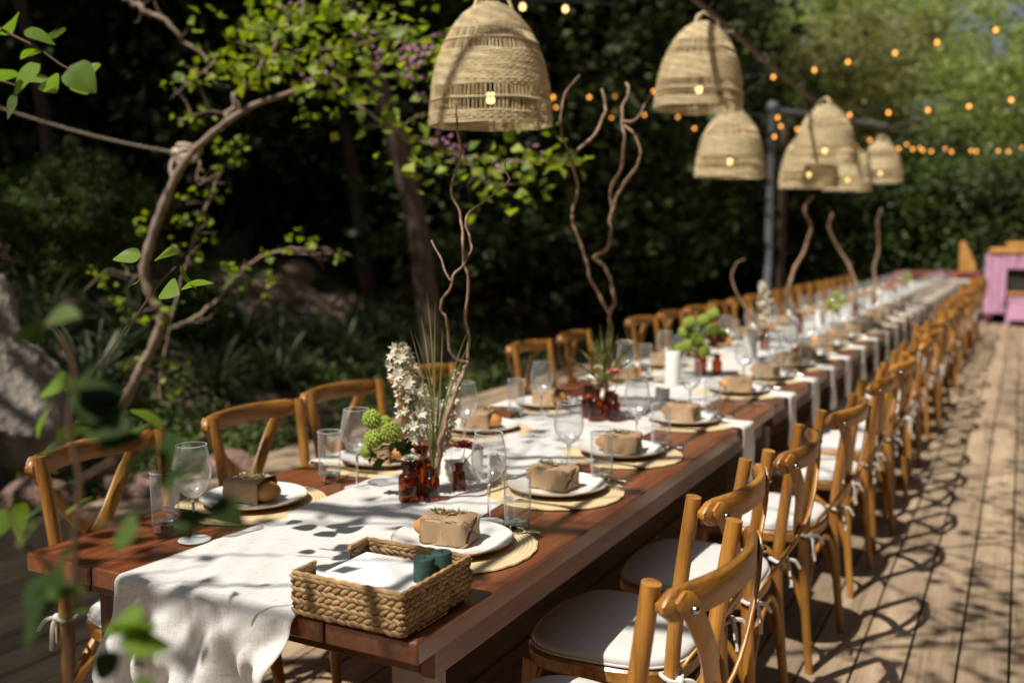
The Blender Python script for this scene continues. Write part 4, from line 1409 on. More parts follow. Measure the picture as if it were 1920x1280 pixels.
# carrying cable above the tables with the lamps' drop cords
cp = [(0.0, -1.6, 2.75), (0, .6, 2.56), (0, 3.344, 2.478), (0, 5.909, 2.401), (-.1, 9.5, 2.6), (-.3, 14, 3.1), (-.4, 18, 3.6)]
cable = thing('carrying_cable', 'thick brown cable running diagonally above the tables between the lamps', 'cable', (0, 0, 0))
MB().tube(catmull(cp, 8), .014, 7).build('rope', 'cable_brown', cable)
for y in (3.6, 4.35, 5.35):
    z = float(np.interp(y, [c[1] for c in cp], [c[2] for c in cp]))
    MB().cbox((0, y, z), (.042, .05, .042), .006).build('clamp', 'steel', cable, False)
for k, p in enumerate(HANG):
    zt = float(np.interp(p.y, [c[1] for c in cp], [c[2] for c in cp]))
    q = np.array((p.x, p.y, p.z + .45)); e = np.array((0, p.y + .02, max(zt, p.z + .5)))
    w = MB().tube(catmull([q, (q + e) / 2 + np.array([0, 0, -.01]), e], 5), .0035, 5).build('hanging_cord', 'cable_black', None)
    tag(w, 'thin cord holding up the ' + ['nearest basket lamp', 'second basket lamp', 'lamp left of the metal post', 'high loop-handled lamp', 'lamp overlapped by the loop-handled one', 'hidden shaded lamp', 'farthest basket lamp'][k], 'cord')


# ------------------------------------------------------------------ string lights
def string_light(pts, d0, d1, label, extra=None, mat='bulb_orange', r=.02, wire=True):
    p0 = at(*pts[0], d0)
    t = thing('string_light', label, 'string light', tuple(p0), 0, 'string lights across the trees')
    n = len(pts); W = []
    bm_ = MB().lathe([(.0005, -r), (r * .7, -r * .75), (r, 0), (r * .8, r * .7), (r * .45, r * 1.25)], 12, cap1=True).mesh('bulb', mat)
    sm_ = MB().lathe([(r * .5, r * 1.2), (r * .5, r * 2.4), (r * .2, r * 2.6)], 10, cap1=True).mesh('socket', 'cable_black')
    for i, (px, py) in enumerate(pts):
        d = d0 + (d1 - d0) * i / (n - 1)
        p = at(px, py, d) - p0
        o = obj('bulb', bm_, t, p)
        obj('socket', sm_, o)
        W.append(np.array(p) + np.array((0, 0, r * 2.6)))
    e0 = W[0] + (W[0] - W[1]) * 1.5; e1 = W[-1] + (W[-1] - W[-2]) * 1.5
    MB().tube(catmull([e0] + W + [e1], 3), .006, 5).build('wire', 'cable_black', t)


string_light([(1037, 183), (1062, 180), (1105, 183), (1152, 180), (1192, 178), (1225, 172)], 11.5, 12.5, 'upper row of orange bulbs between the two nearest lamps')
string_light([(1043, 201), (1095, 206), (1152, 212), (1208, 216), (1271, 220), (1333, 220)], 12, 13.5, 'middle row of orange bulbs between the two nearest lamps')
string_light([(1096, 213), (1147, 221), (1202, 226), (1250, 234), (1302, 241)], 12.5, 13.5, 'lowest row of orange bulbs below the second lamp')
string_light([(1352, 247), (1395, 250), (1452, 257), (1464, 237), (1495, 243)], 12, 13, 'short row of orange bulbs around the metal post')
string_light([(1458, 221), (1527, 216), (1593, 216), (1666, 212), (1740, 207), (1817, 200), (1896, 188)], 12, 10, 'string of bulbs running right from the metal post')
string_light([(1450, 145), (1527, 132), (1590, 117), (1678, 100), (1757, 80), (1867, 57)], 11, 9.5, 'highest string of bulbs rising to the upper right')
string_light([(1606, 275), (1631, 263), (1685, 279), (1711, 280), (1730, 282), (1746, 284), (1784, 285), (1831, 284), (1891, 284)], 14, 15, 'low string of bulbs across the far right trees')
string_light([(1700, 272), (1725, 277), (1772, 279), (1821, 283), (1872, 283), (1916, 278)], 14.5, 15.5, 'second low string of bulbs across the far right trees')
string_light([(905, 12), (980, 14), (1060, 18)], 6.0, 6.6, 'string of bulbs above the nearest lamp', mat='bulb_warm')

# metal lamp post behind the tables with its cross arm
pp = at(1440, 520, 13.0)
post = thing('metal_post', 'dark metal post with cross arm behind the tables', 'post', (pp.x, pp.y, 0))
top = at(1440, 215, 13.0).z
MB().lathe([(.07, -.1), (.07, .06), (.055, .08), (.055, top), (.06, top + .01)], 20, cap1=True).build('shaft', 'post_metal', post, True, 50)
MB().lathe([(.06, 0), (.075, .02), (.08, .08), (.06, .13), (.03, .15)], 18, c=(0, 0, top), cap1=True).build('cap', 'post_metal', post, True, 60)
p1 = at(1470, 210, 13.0) - Vector((pp.x, pp.y, 0)); p2 = at(1660, 236, 13.4) - Vector((pp.x, pp.y, 0))
MB().tube([(0, 0, p1.z), tuple((p1 + p2) / 2), tuple(p2)], .035, 8).build('cross_arm', 'post_metal', post)
q2 = at(1467, 400, 13.2) - Vector((pp.x, pp.y, 0))
MB().lathe([(.05, -.1), (.05, top - .05)], 14, cap1=True, c=(q2.x, q2.y, 0)).build('second_shaft', 'bark_dark', post, True, 50)


# ------------------------------------------------------------------ pink kiosk and far end of the deck
kx, ky = .80, 17.1
ks = thing('pink_kiosk', 'small pink painted kiosk with a yellow framed window at the far end', 'kiosk', (kx, ky, 0))
for k in range(3):
    MB().cbox((.057 + .1135 * k, rr.uniform(-.004, .004), .68), (.108, .12, 1.0), .008).build('board', 'pink_paint', ks, False)
for k in range(2):
    MB().cbox((1.44, .0 - .004 * k, 1.0 + .121 * k), (2.2, .12, .117), .008).build('board', 'pink_paint', ks, False)
MB().cbox((1.6, 0, .74), (1.6, .12, .4), .01).build('wall', 'pink_paint', ks, False)
MB().cbox((.08, .95, .62), (.12, 1.8, 1.1), .01).build('side_wall', 'pink_paint', ks, False)
MB().cbox((1.3, 1.0, .6), (2.4, .04, 1.1), 0).build('back_wall', 'dark_inside', ks, False)
for k in range(5):
    MB().cbox((1.4, .02 + .003 * (k % 2), .08 + .1 * k), (2.1, .1, .094), .006).build('board', 'purple_paint', ks, False)
MB().cbox((1.25, .9, 1.24), (2.4, 1.98, .1), .02).build('roof', 'yellow_wood', ks, False)
MB().cbox((1.35, .1, 1.345), (2.1, .3, .1), .02).build('roof_board', 'yellow_wood', ks, False)
MB().cbox((1.3, -.1, .53), (1.9, .14, .05), .008).build('counter', 'yellow_wood', ks, False)
wf = MB().cbox((.78, -.02, .755), (.07, .1, .36), .004).build('window_frame', 'yellow_wood', ks, False)
MB().cbox((.56, .03, .75), (.4, .01, .38), 0).build('pane', 'window_glass', wf, False)
st = thing('pink_stool', 'pink painted stool in front of the pink kiosk', 'stool', (kx + .55, ky - .35, 0))
MB().cbox((0, 0, .44), (.36, .3, .05), .01).build('seat', 'pink_paint', st, False)
for sx in (-1, 1):
    for sy in (-1, 1):
        MB().tube([(sx * .13, sy * .1, .42), (sx * .17, sy * .14, 0)], .03, 8).build('leg', 'pink_paint', st)
MB().cbox((0, -.14, .25), (.3, .03, .3), .01).build('front_board', 'pink_paint', st, False)
# red rail fence
ra, rb = at(1680, 497, 16.5), at(1838, 504, 17.0)
fe = thing('red_rail_fence', 'low dusty red rail fence left of the pink kiosk', 'fence', (ra.x, ra.y, 0))
dv = rb - ra
for k, (zz) in enumerate((.86, .80)):
    MB().tube([(0, 0, zz), (dv.x, dv.y, zz - .02)], .04, 8).build('rail', 'red_rail', fe)
for u in (0.02, .35, .68, .98):
    MB().cbox((dv.x * u, dv.y * u, .42), (.08, .08, .84), .006).build('post', 'yellow_wood' if u in (.35, .68) else 'red_rail', fe, False)
ab = at(1812, 500, 16.8)
yb = thing('yellow_board', 'tall yellow wedge-shaped board standing left of the pink kiosk', 'board', (ab.x, ab.y + .4, 0))
MB().add([(-.13, -.03, 0), (.18, -.03, 0), (.13, -.03, 1.0), (-.06, -.03, 1.42), (-.14, -.03, 1.4), (-.13, .03, 0), (.18, .03, 0), (.13, .03, 1.0), (-.06, .03, 1.42), (-.14, .03, 1.4)],
         [(0, 1, 2, 3, 4), (9, 8, 7, 6, 5), (0, 5, 6, 1), (1, 6, 7, 2), (2, 7, 8, 3), (3, 8, 9, 4), (4, 9, 5, 0)]).build('panel', 'yellow_wood', yb, False)
MB().cbox((0, .2, .45), (.05, .05, .95), .004).build('prop', 'yellow_wood', yb, False)
et = at(1785, 530, 16.6)
tt = thing('pale_side_table', 'small pale side table past the far end of the long tables', 'table', (et.x, et.y, 0))
MB().cbox((0, 0, .72), (.55, .6, .05), .008).build('top', 'concrete', tt, False)
for sx in (-1, 1):
    for sy in (-1, 1):
        MB().cbox((sx * .2, sy * .22, .35), (.05, .05, .7), .004).build('leg', 'yellow_wood', tt, False)


# ------------------------------------------------------------------ garden helpers
def ground_hit(px, py):
    d = 3.0
    while d < 40:
        p = at(px, py, d)
        if p.z <= float(terr(p.x, p.y)):
            return p
        d += .05
    return p


def clumped(nc, per, rx, ry, rz, sd, seed, shell=.45):
    """leaf points gathered in clumps through an uneven ellipsoid"""
    g = np.random.default_rng(seed)
    d = unit(g.normal(size=(nc, 3)))
    r = (shell + (1 - shell) * g.random(nc) ** .6)[:, None]
    lump = (1 + .22 * np.sin(d[:, :1] * 5 + seed) * np.cos(d[:, 1:2] * 4 + seed * 2) + .15 * np.sin(d[:, 2:] * 7 + seed))
    c = d * r * lump * np.array([rx, ry, rz])
    k = g.integers(max(6, per // 3), int(per * 1.6), nc)
    idx = np.repeat(np.arange(nc), k)
    s = (sd * g.uniform(.6, 1.4, nc))[idx][:, None]
    return c[idx] + g.normal(size=(len(idx), 3)) * s * np.array([1, 1, .62])


def trunk_mesh(name, path, radii, mat, limbs=(), n=10):
    mb = MB()
    P = catmull(path, 5)
    m_ = len(P)
    rad = np.interp(np.linspace(0, 1, m_), np.linspace(0, 1, len(radii)), radii)
    mb.tube(P, list(rad), n)
    for (pts, ra, rb) in limbs:
        Q = catmull(pts, 5)
        mb.tube(Q, list(np.linspace(ra, rb, len(Q))), 7)
    return mb.mesh(name, mat, True, 180)


# ------------------------------------------------------------------ tall trees that shade the garden
g = np.random.default_rng(5)
crown_hi = [leaves('crown', clumped(100, 100, 2.9, 2.9, 2.2, .3, 21 + k, .3), .15, 'leaf_pine', aspect=.5) for k in range(3)]


def tall_tree(base, top, k, label, r=.17, sc=1.0, name='tall_pine'):
    bx, by = base
    bz = float(terr(bx, by)) - .1
    tz = top[2]
    t = thing(name, label, 'tree', (bx, by, bz), 0, 'tall shade trees of the garden')
    dx, dy = top[0] - bx, top[1] - by
    H = tz - bz
    path = [(0, 0, 0), (dx * .12, dy * .1, H * .3), (dx * .4, dy * .38, H * .6), (dx * .8, dy * .8, H * .9), (dx, dy, H + 1.4)]
    limbs = []
    q = random.Random(k * 7 + int(bx * 10))
    for j in range(9):
        u = q.uniform(.62, .98); a = q.uniform(0, 6.28)
        s_ = np.array((dx * u ** 1.6, dy * u ** 1.6, H * u)); e = s_ + np.array((math.cos(a) * q.uniform(1, 2.2), math.sin(a) * q.uniform(1, 2.2), q.uniform(.2, 1.0)))
        limbs.append(([s_, (s_ + e) / 2 + np.array((0, 0, .15)), e], .06, .015))
    obj('trunk', trunk_mesh('trunk', path, [r, r * .85, r * .7, r * .5, r * .15], 'bark_dark', limbs), t)
    c = obj('crown', crown_hi[k % 3], t, (dx, dy, H), q.uniform(0, 6))
    c.scale = (sc, sc, sc)
    return t


p8 = at(822, 400, 9.5); p6 = at(690, 400, 12.0); p1_ = at(112, 400, 10.5); p3 = at(1010, 400, 15.5)
tall_tree((p8.x, p8.y), (-6.0, 5.2, 7.2), 0, 'thick-trunked pine behind the nearest lamp', .125)
tall_tree((p6.x, p6.y), (-8.2, 8.0, 7.6), 1, 'slim pine trunk left of the thick-trunked one', .1)
tall_tree((p1_.x, p1_.y), (-9.5, 5.2, 7.8), 2, 'thin pine trunk above the round bush', .08)
tall_tree((p3.x, p3.y), (-8.4, 12.0, 8.0), 0, 'far pine between the two nearest lamps', .13)
SH = [(-9.4, -2.8, 7.0), (-7.6, 1.2, 6.9), (-10.8, .6, 7.8), (-11, 3.6, 8.2), (-7.3, 10.2, 7.6), (-10.6, 9.0, 8.4), (-9.6, 12.6, 8.6), (-12.5, 6.2, 8.8), (-11.4, -3.4, 7.6), (-10.5, 16.0, 8.2), (-13.5, 11, 9.2)]
SL = ['pine tree out past the boulder, nearest on the left', 'pine tree shading the bank above the boulder', 'pine tree behind the one shading the boulder', 'pine tree high on the left bank',
      'pine tree shading the far garden behind the lamps', 'pine tree behind the slim trunk', 'pine tree far back behind the thick trunk', 'pine tree on top of the left bank', 'pine tree farthest out on the left',
      'pine tree at the far end of the garden', 'farthest pine tree up the bank']
for k, (x, y, z) in enumerate(SH):
    tall_tree((x + .2, y + .4), (x, y, z), k + 1, SL[k], .14, 1.05)

# tree with thin limbs reaching over the tables from the left, outside the picture; it throws the dapples
ot = thing('overhanging_tree', 'sparse tree left of the picture reaching over the tables', 'tree', (-4.3, -3.0, -.1))
q = random.Random(8)
limbs = []; LP = []
for (ex, ey, ez) in ((-.2, -1.2, 4.4), (.5, .2, 4.7), (.9, 1.6, 4.9), (.4, 2.8, 5.2), (1.3, 3.6, 5.2), (-.9, -2.0, 4.0), (.3, -1.9, 4.2), (1.5, .9, 4.6), (.2, 5.2, 5.6)):
    s_ = np.array((.3, .2, 2.9)); e = np.array((ex + 4.3, ey + 3.0, ez))
    m1 = s_ + (e - s_) * .4 + np.array((q.uniform(-.3, .3), q.uniform(-.3, .3), .5)); m2 = s_ + (e - s_) * .72 + np.array((q.uniform(-.3, .3), q.uniform(-.3, .3), .3))
    limbs.append(([s_, m1, m2, e], .035, .006))
    C = catmull([s_, m1, m2, e], 8)
    for w in range(7):
        c = C[q.randint(13, len(C) - 1)]
        e2 = c + np.array((q.uniform(-.6, .6), q.uniform(-.6, .6), q.uniform(-.2, .3)))
        limbs.append(([c, (c + e2) / 2 + np.array((0, 0, .05)), e2], .007, .003))
        for l in range(q.choice([0, 2, 4, 6])):
            LP.append(e2 + np.array((q.gauss(0, .09), q.gauss(0, .09), q.gauss(0, .06))))
for (ex, ey, ez) in ((-.75, -1.45, 3.3), (-.55, -1.2, 3.4), (-.3, -1.35, 3.2), (-.6, -1.0, 3.5), (-.1, -1.1, 3.3), (-.35, -.85, 3.4), (.05, -1.5, 3.3), (-.2, -.6, 3.6)):
    s_ = np.array((.2, .1, 2.4)); e = np.array((ex + 4.3, ey + 3.0, ez))
    m1 = s_ + (e - s_) * .5 + np.array((q.uniform(-.2, .2), q.uniform(-.2, .2), .3))
    C = catmull([s_, m1, e], 9)
    limbs.append(([s_, m1, e], .022, .004))
    for w in range(5):
        c = C[q.randint(11, len(C) - 1)]
        e2 = c + np.array((q.uniform(-.25, .25), q.uniform(-.25, .25), q.uniform(-.1, .15)))
        limbs.append(([c, (c + e2) / 2 + np.array((0, 0, .03)), e2], .005, .002))
        for l in range(q.choice([3, 4, 6])):
            u = q.random()
            LP.append(c + (e2 - c) * u + np.array((q.gauss(0, .05), q.gauss(0, .05), q.gauss(0, .04))))
limbs.append(([np.array((.1, .5, 4.4)), np.array((2.4, .9, 5.2)), np.array((4.3, 1.5, 5.1)), np.array((4.68, 2.6, 5.05)), np.array((4.67, 6.0, 5.05)), np.array((4.67, 9.6, 5.05))], .04, .012))
for w in range(64):
    c = np.array((q.uniform(.05, .75) + 4.3, q.uniform(-.9, 6.5) + 3.0, q.uniform(4.5, 5.4)))
    e2 = c + np.array((q.uniform(-.5, .5), q.uniform(-.3, .5), q.uniform(-.2, .2)))
    limbs.append(([np.array((4.67, c[1] - .25, 5.05)), c, (c + e2) / 2 + np.array((0, 0, .06)), e2], .009, .0035))
    for l in range(q.choice([3, 6, 10])):
        LP.append(c + (e2 - c) * q.random() + np.array((q.gauss(0, .08), q.gauss(0, .08), q.gauss(0, .05))))
ck = clumped(190, 100, 1.5, 1.5, .8, .16, 77, .1) + np.array((-3.4 + 4.3, -1.75 + 3.0, 5.0))  # dense clumps added out of view to shade the left of the deck
LP += list(ck)
LP += list(clumped(80, 90, .95, .95, .6, .14, 78, .1) + np.array((-2.95 + 4.3, -2.7 + 3.0, 5.1)))
obj('trunk', trunk_mesh('trunk', [(0, 0, 0), (.1, .05, 1.4), (.3, .2, 2.9), (.1, .5, 4.4), (-.2, .6, 6.0)], [.14, .12, .1, .06, .02], 'bark_grey', limbs), ot)
obj('crown', leaves('crown', np.array(LP), .085, 'leaf_mid', aspect=.8), ot)

# ------------------------------------------------------------------ background woods
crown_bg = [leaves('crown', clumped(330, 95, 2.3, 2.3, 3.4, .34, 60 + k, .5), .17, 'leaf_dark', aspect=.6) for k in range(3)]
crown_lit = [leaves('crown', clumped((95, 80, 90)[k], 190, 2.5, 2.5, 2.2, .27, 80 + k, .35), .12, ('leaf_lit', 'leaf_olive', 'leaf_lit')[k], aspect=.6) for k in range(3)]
crown_mid = [leaves('crown', clumped((150, 120, 170)[k], 140, 1.6, 1.6, 1.5, .22, 90 + k, .45), .1, ('leaf_mid', 'leaf_dark', 'leaf_dark')[k], aspect=.65) for k in range(3)]


def full_tree(x, y, k, crowns, label, cz, sc, r=.12, cat='tree', name='evergreen_tree', group='dark evergreens of the back row', bark='bark_dark', zs=1.0):
    bz = float(terr(x, y)) - .1
    t = thing(name, label, cat, (x, y, bz), 0, group)
    obj('trunk', trunk_mesh('trunk', [(0, 0, 0), (.05, .03, cz * .5), (-.04, .05, cz), (.02, 0, cz * 1.4)], [r, r * .8, r * .55, r * .15], bark,
                            [([(0, 0, cz * u), (math.cos(a) * .7, math.sin(a) * .7, cz * u + .3), (math.cos(a) * 1.4 * sc, math.sin(a) * 1.4 * sc, cz * u + .5)], r * .35, r * .08) for u, a in ((.6, .4), (.75, 2.5), (.85, 4.4), (1.0, 1.4), (1.05, 5.5))]), t)
    c = obj('crown', crowns[k % len(crowns)], t, (0, 0, cz), k * 1.3)
    c.scale = (sc, sc, sc * zs)
    return t


BG = []
for k in range(10):
    px = -150 + k * 135
    d = 15.0 + 1.2 * math.sin(k * 2.1)
    p = at(px, 400, d); BG.append((p.x, p.y))
for k in range(7):
    px = -60 + k * 200
    d = 19.5 + math.sin(k)
    p = at(px, 400, d); BG.append((p.x, p.y))
for k, (x, y) in enumerate(BG):
    o1 = (['first'] + ORD[1:])
    lab = ('%s dark evergreen from the left in the front row of woods' % o1[k]) if k < 10 else ('%s dark evergreen from the left in the rear row of woods' % o1[k - 10])
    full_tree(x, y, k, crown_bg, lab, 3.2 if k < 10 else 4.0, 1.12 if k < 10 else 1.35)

# unseen evergreens added right of the deck and behind the camera to block sky light
for k, (x, y) in enumerate(((6.6, -5.5), (7.4, -1.8), (6.9, 2.0), (7.6, 5.8), (7.0, 9.6), (7.8, 13.4), (7.2, 17.0), (3.2, -9.4), (-.8, -10.2))):
    full_tree(x, y, k, crown_bg, ('%s unseen evergreen along the right of the deck, added to block sky light' % (['first'] + ORD[1:])[k]) if k < 7 else ('unseen evergreen behind the camera, %s side, added to block sky light' % ('right', 'left')[k - 7]), 3.5, 1.2, group='unseen evergreens added to block sky light')
# sunlit trees beyond the far end
LT = [(-4.6, 22.5, 5.2, 1.25), (-1.6, 24.0, 4.9, 1.2), (1.4, 22.8, 4.6, 1.1), (4.2, 24.2, 6.0, 1.35), (-2.8, 20.2, 4.6, .9), (7.0, 23.0, 5.5, 1.3), (-6.8, 20.0, 5.6, 1.1), (2.2, 29.5, 3.6, 1.3), (-3.4, 28.0, 7.0, 1.5), (6.5, 29, 4, 1.5)]
LL = ['sunlit green tree behind the far lamps', 'broad sunlit tree above the farthest lamp', 'sunlit tree above the pink kiosk', 'sunlit tree at the right edge behind the kiosk', 'small sunlit tree behind the farthest lamp', 'sunlit tree past the right edge',
      'sunlit tree right of the metal post', 'tall tree behind the kiosk in the rear row', 'tall tree behind the far lamps in the rear row', 'tall tree at the far right in the rear row']
for k, (x, y, cz, sc) in enumerate(LT):
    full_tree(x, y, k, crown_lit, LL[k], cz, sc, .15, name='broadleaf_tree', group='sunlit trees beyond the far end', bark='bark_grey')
for k in range(8):
    x = -6.5 + k * 1.75; y = 20.8 + .8 * math.sin(k * 2.2)
    full_tree(x, y, k, crown_mid, '%s dark hedge shrub from the left behind the far end of the deck' % (['first'] + ORD[1:])[k], 1.35, 1.3, .05, 'shrub', 'hedge_shrub', 'hedge shrubs at the far end')

# ------------------------------------------------------------------ garden plants and rocks
rb_ = at(160, 412, 8.2)
ro = thing('round_bush', 'round clipped green bush on the bank at the left', 'bush', (rb_.x, rb_.y, float(terr(rb_.x, rb_.y))))
hz = rb_.z - float(terr(rb_.x, rb_.y))
obj('foliage', leaves('foliage', clumped(420, 70, .56, .56, .5, .045, 7, .86), .045, 'leaf_cover', aspect=.4), ro, (0, 0, hz))
MB().tube([(0, 0, -.1), (.03, 0, hz * .5), (0, 0, hz)], [.05, .03], 8).build('trunk', 'bark_dark', ro)

sh_m = [leaves('foliage', clumped(110, 55, .6, .6, .5, .12, 31 + k, .4), .085, 'leaf_mid', aspect=.75) for k in range(2)]
SHR = [(955, 560, .95, .75, 'leafy shrub behind the first willow branch'), (1235, 575, .6, .45, 'small low shrub left of the green snowball bouquet'), (60, 520, .8, .7, 'leafy shrub on the bank left of the round bush'),
       (1010, 545, .8, .7, 'leafy shrub right of the thick pine trunk'), (1330, 560, .8, .7, 'shrub in the shade behind the far chairs'), (360, 640, .5, .4, 'low shrub behind the redbud trunk'), (1120, 540, .9, .8, 'shrub behind the paired willow branches')]
for k, (px, py, sc, cz, lab) in enumerate(SHR):
    p = ground_hit(px, py)
    t = thing('leafy_shrub', lab, 'shrub', (p.x, p.y, p.z - .05), 0, 'leafy shrubs in the garden')
    c = obj('foliage', sh_m[k % 2], t, (0, 0, cz), k * 1.1); c.scale = (sc, sc, sc)
    mb = MB()
    for j in range(6):
        a = j * 1.05 + k
        mb.tube([(0, 0, 0), (.1 * math.cos(a), .1 * math.sin(a), cz * .5), (.3 * math.cos(a) * sc, .3 * math.sin(a) * sc, cz)], [.014, .005], 5)
    mb.build('stems', 'stem_brown', t)


def spiky_mesh(seed, n=70, L=.75):
    q = random.Random(seed); vs = []; fs = []
    for k in range(n):
        a = q.uniform(0, 6.28); el = q.uniform(.35, 1.45); l = L * q.uniform(.6, 1.15); w = q.uniform(.011, .019)
        c, s = math.cos(a), math.sin(a)
        o = len(vs); m_ = 6; x = .02; z = 0; th = el
        for i in range(m_):
            u = i / (m_ - 1)
            ww = w * (1 - u ** 2.5) + .001
            vs += [(x * c - ww * s, x * s + ww * c, z), (x * c, x * s, z - ww * .3), (x * c + ww * s, x * s - ww * c, z)]
            x += math.cos(th) * l / (m_ - 1); z += math.sin(th) * l / (m_ - 1)
            th -= q.uniform(.12, .4) * (1.5 - el / 1.6)
        for i in range(m_ - 1):
            for j in range(2):
                b = o + i * 3 + j
                fs.append((b, b + 1, b + 4, b + 3))
    return MB().add(vs, fs).mesh('blades', 'blade', True, 180)


spk = [spiky_mesh(s) for s in (1, 2, 3)]
SPK = [(640, 690, 1.15, 'spiky plant behind the second garden side chair'), (520, 720, 1.0, 'spiky plant left of the one behind the second chair'), (400, 740, 1.0, 'spiky plant just right of the redbud trunk'), (170, 740, 1.2, 'spiky plant right of the boulder'),
       (80, 640, 1.2, 'spiky plant above the boulder'), (740, 660, 1.0, 'spiky plant left of the white flower spike'), (580, 650, 1.0, 'spiky plant higher on the bank, middle left'), (250, 660, 1.1, 'spiky plant left behind the redbud trunk'),
       (690, 620, .9, 'spiky plant on the bank below the slim pine'), (460, 640, 1.0, 'spiky plant on the bank below the redbud side branch'), (1265, 600, .8, 'small spiky plant near the far chairs'), (330, 610, 1.0, 'spiky plant on the bank behind the redbud')]
for k, (px, py, sc, lab) in enumerate(SPK):
    p = ground_hit(px, py)
    t = thing('spiky_plant', lab, 'plant', (p.x, p.y, p.z - .04), k * .9, 'spiky plants on the bank')
    c = obj('blades', spk[k % 3], t); c.scale = (sc, sc, sc)


def rock_mesh(seed, mat, sub=3):
    bm = bmesh.new(); bmesh.ops.create_icosphere(bm, subdivisions=sub, radius=1.0)
    g = np.random.default_rng(seed)
    W = g.normal(size=(7, 3)) * 1.6; ph = g.uniform(0, 6, 7)
    planes = [(unit(g.normal(size=(1, 3)))[0], g.uniform(.55, .85)) for _ in range(9)]
    for v in bm.verts:
        d = np.array(v.co)
        r = 1 + .12 * sum(math.sin(float(W[i] @ d) * 1.3 + ph[i]) for i in range(7)) / 2
        p = d * r
        for nrm, h in planes:
            e = p @ nrm - h
            if e > 0: p = p - nrm * e * .85
        if sub > 3:
            from mathutils import noise as mn
            p = p * (1 + .10 * mn.fractal(Vector(p) * 2.2, 1.0, 2.0, 5) + .05 * mn.noise(Vector((p[0] * 2, p[1] * 2, p[2] * 9))))
        v.co = Vector(p)
    me = bpy.data.meshes.new('rock'); bm.to_mesh(me); bm.free()
    me.materials.append(M[mat])
    me.polygons.foreach_set('use_smooth', [True] * len(me.polygons)); me.update()
    try: me.set_sharp_from_angle(angle=R_(35))
    except Exception: pass
    return me


rk = [rock_mesh(s, 'rock_pink') for s in (1, 2, 3)]
RK = [(905, 575, .24, 'upright pinkish rock right of the thick pine trunk'), (955, 592, .28, 'broad pinkish rock behind the third garden side chair'), (1000, 612, .2, 'flat mossy rock behind the garden side chairs'), (1085, 605, .26, 'pinkish rock left of the second willow branches'), (1130, 612, .2, 'small rock below the second willow branches'),
      (870, 600, .2, 'small rock left of the upright pinkish one'), (505, 560, .3, 'dark reddish rock on the bank, middle left'), (560, 530, .26, 'dark reddish rock up the bank'), (470, 600, .22, 'reddish rock below the redbud side branch'), (640, 585, .24, 'reddish rock on the bank below the slim pine'),
      (1040, 590, .22, 'rock between the two bottle arrangements on the garden ground'), (440, 470, .3, 'rock near the top of the bank, left'), (760, 560, .24, 'rock at the foot of the slim pine'), (430, 905, .2, 'sunlit stone on the ground behind the second chair'), (590, 905, .14, 'small sunlit stone behind the glasses'), (1195, 600, .18, 'small pinkish rock behind the green bouquet'),
      (60, 970, .22, 'flat pale stone at the deck edge below the boulder'), (250, 945, .2, 'flat pale stone behind the nearest chair')]
for k, (px, py, s_, lab) in enumerate(RK):
    p = ground_hit(px, py)
    o = obj('rock', rk[k % 3], None, (p.x, p.y, p.z + s_ * .25), k * 1.7)
    o.scale = (s_ * 1.15, s_, s_ * (1.15 if k == 0 else .7))
    tag(o, lab, 'rock', 'rocks in the garden')
bo = obj('boulder', rock_mesh(14, 'rock_pale', 5), None, (-3.98, 1.95, .42), .6)
bo.scale = (.53, .62, .8)
tag(bo, 'big upright grey boulder at the left edge', 'boulder')

# low leafy cover along the deck edge and on the bank
def cover(n, x0, x1, y0, y1, size, seed, hgt):
    g = np.random.default_rng(seed)
    P = np.stack([g.uniform(x0, x1, n), g.uniform(y0, y1, n), np.zeros(n)], 1)
    dens = np.sin(P[:, 0] * 3.1 + 1) * np.sin(P[:, 1] * 2.3) + .8 * np.sin(P[:, 0] * 1.3 - P[:, 1] * 1.9)
    P = P[dens + g.normal(size=n) * .5 > -.35]
    P[:, 2] = terr(P[:, 0], P[:, 1]) + g.random(len(P)) ** 1.5 * hgt
    return P


cv = np.concatenate([cover(14000, -4.6, -3.12, .5, 9, .05, 1, .24), cover(9000, -7.5, -4.2, 0, 12, .05, 2, .16), cover(5000, -5.5, -3.12, 8, 19, .06, 3, .3)])
o = obj('ground_cover', leaves('ground_cover', cv, .06, 'leaf_cover', aspect=.8, up=.8))
tag(o, 'low leafy ground cover along the deck edge and up the bank', 'ground cover', kind='stuff')

# ------------------------------------------------------------------ the redbud beside the deck
DR = 5.45
rt = at(200, 860, DR + .1)
rd = thing('redbud_tree', 'crooked redbud tree with young yellow-green leaves beside the deck', 'tree', (rt.x, rt.y, float(terr(rt.x, rt.y))))
B0 = np.array(rd.location)


def rp(l, d0=DR, d1=None):
    d1 = d0 if d1 is None else d1
    n = len(l)
    return [np.array(at(px, py, d0 + (d1 - d0) * i / max(1, n - 1))) - B0 for i, (px, py) in enumerate(l)]


